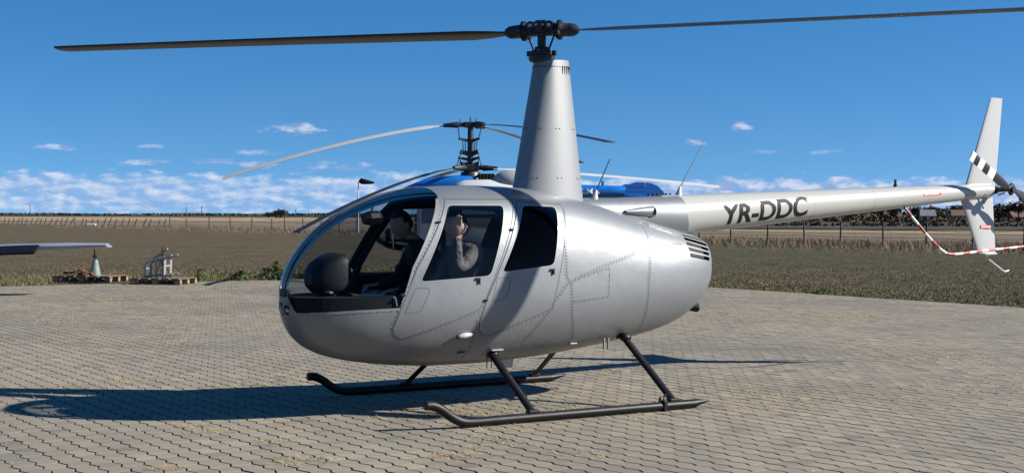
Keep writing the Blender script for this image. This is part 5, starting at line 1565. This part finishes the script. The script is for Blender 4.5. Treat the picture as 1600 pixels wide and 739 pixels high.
ordw = ['first', 'second', 'third', 'fourth', 'fifth', 'sixth', 'seventh', 'eighth', 'ninth', 'tenth', 'eleventh', 'twelfth', 'thirteenth', 'fourteenth', 'fifteenth', 'sixteenth', 'seventeenth', 'eighteenth', 'nineteenth', 'twentieth', 'twenty-first', 'twenty-second', 'twenty-third', 'twenty-fourth']
tus = [1262, 1290, 1312, 1335, 1352, 1370, 1388, 1400, 1428, 1432, 1455, 1470, 1490, 1503, 1562, 1572, 1584, 1592, 1606]
used = [False]*4
for i, u in enumerate(tus):
    d = random.uniform(430, 560); k = [1, 0, 1, 2, 1, 2, 0, 0, 3, 0, 2, 2, 0, 3, 2, 0, 2, 1, 0][i]
    t = protos[k] if not used[k] else copy_tree(protos[k]); used[k] = True
    p = pxat(u, 337, d); t.location = (p.x, d, 0); s_ = random.uniform(.55, .95); t.scale = (s_*1.15, s_*1.15, s_*.95); t.rotation_euler = (0, 0, random.uniform(0, 6))
    tag(t, '%s tree from the left in the %s village row behind the tail boom' % (ordw[i], 'right hand'), 'tree', 'village trees')
for i, (u, d, h) in enumerate(((432, 700, 3.2), (438, 690, 3.8), (420, 760, 2.6))):
    t = copy_tree(protos[2]); p = pxat(u, 337, d); t.location = (p.x, d, 0); t.scale = (.75, .75, h/6)
    tag(t, ['round dark tree on the horizon touching the nose of the silver helicopter', 'taller of the two round trees on the horizon by the silver nose', 'small dark tree left of the round trees on the horizon'][i], 'tree')
M_wallp = [mat('house_wall_a', (0.20, 0.18, 0.15), .9, var=(1, .2)), mat('house_wall_b', (0.36, 0.345, 0.32), .9, var=(1, .2)), mat('house_wall_c', (0.17, 0.13, 0.105), .9, var=(1, .2))]
M_roofp = [mat('roof_red', (0.20, 0.075, 0.05), .9, var=(1.5, .3)), mat('roof_brown', (0.13, 0.075, 0.055), .9, var=(1.5, .3)), mat('roof_grey', (0.16, 0.16, 0.17), .8, var=(1.5, .3))]
hs = [(1262, 480, 9, 2, 0), (1303, 455, 10, 0, 1), (1335, 450, 10, 2, 0), (1395, 440, 8, 2, 1), (1449, 430, 8, 1, 2), (1496, 450, 9, 0, 1), (1588, 470, 9, 2, 1)]
for i, (u, d, w, wi, ri) in enumerate(hs):
    p = pxat(u, 337, d); e = empty('village_house', (p.x, d, 0), random.uniform(-.3, .3)); h = random.uniform(1.6, 2.2); dp = 6.0; w *= random.uniform(.4, .7)
    MB().box((0, 0, h/2), (w, dp, h)).build('wall', M_wallp[wi], e)
    MB().add([(-w/2-.3, -dp/2-.3, h), (w/2+.3, -dp/2-.3, h), (w/2+.3, dp/2+.3, h), (-w/2-.3, dp/2+.3, h), (-w/2-.1, 0, h+1.9), (w/2+.1, 0, h+1.9)], [(0, 1, 5, 4), (2, 3, 4, 5), (1, 2, 5), (3, 0, 4), (3, 2, 1, 0)]).build('roof', M_roofp[ri], e)
    for k in range(2): MB().box((-w*.25+w*.5*k, -dp/2-.02, h*.55), (1.1, .08, 1.1)).build('window', M_black, e)
    tag(e, '%s house from the left in the village row, with %s roof' % (ordw[i], ['a reddish', 'a brown', 'a grey'][ri]), 'house', 'village houses')
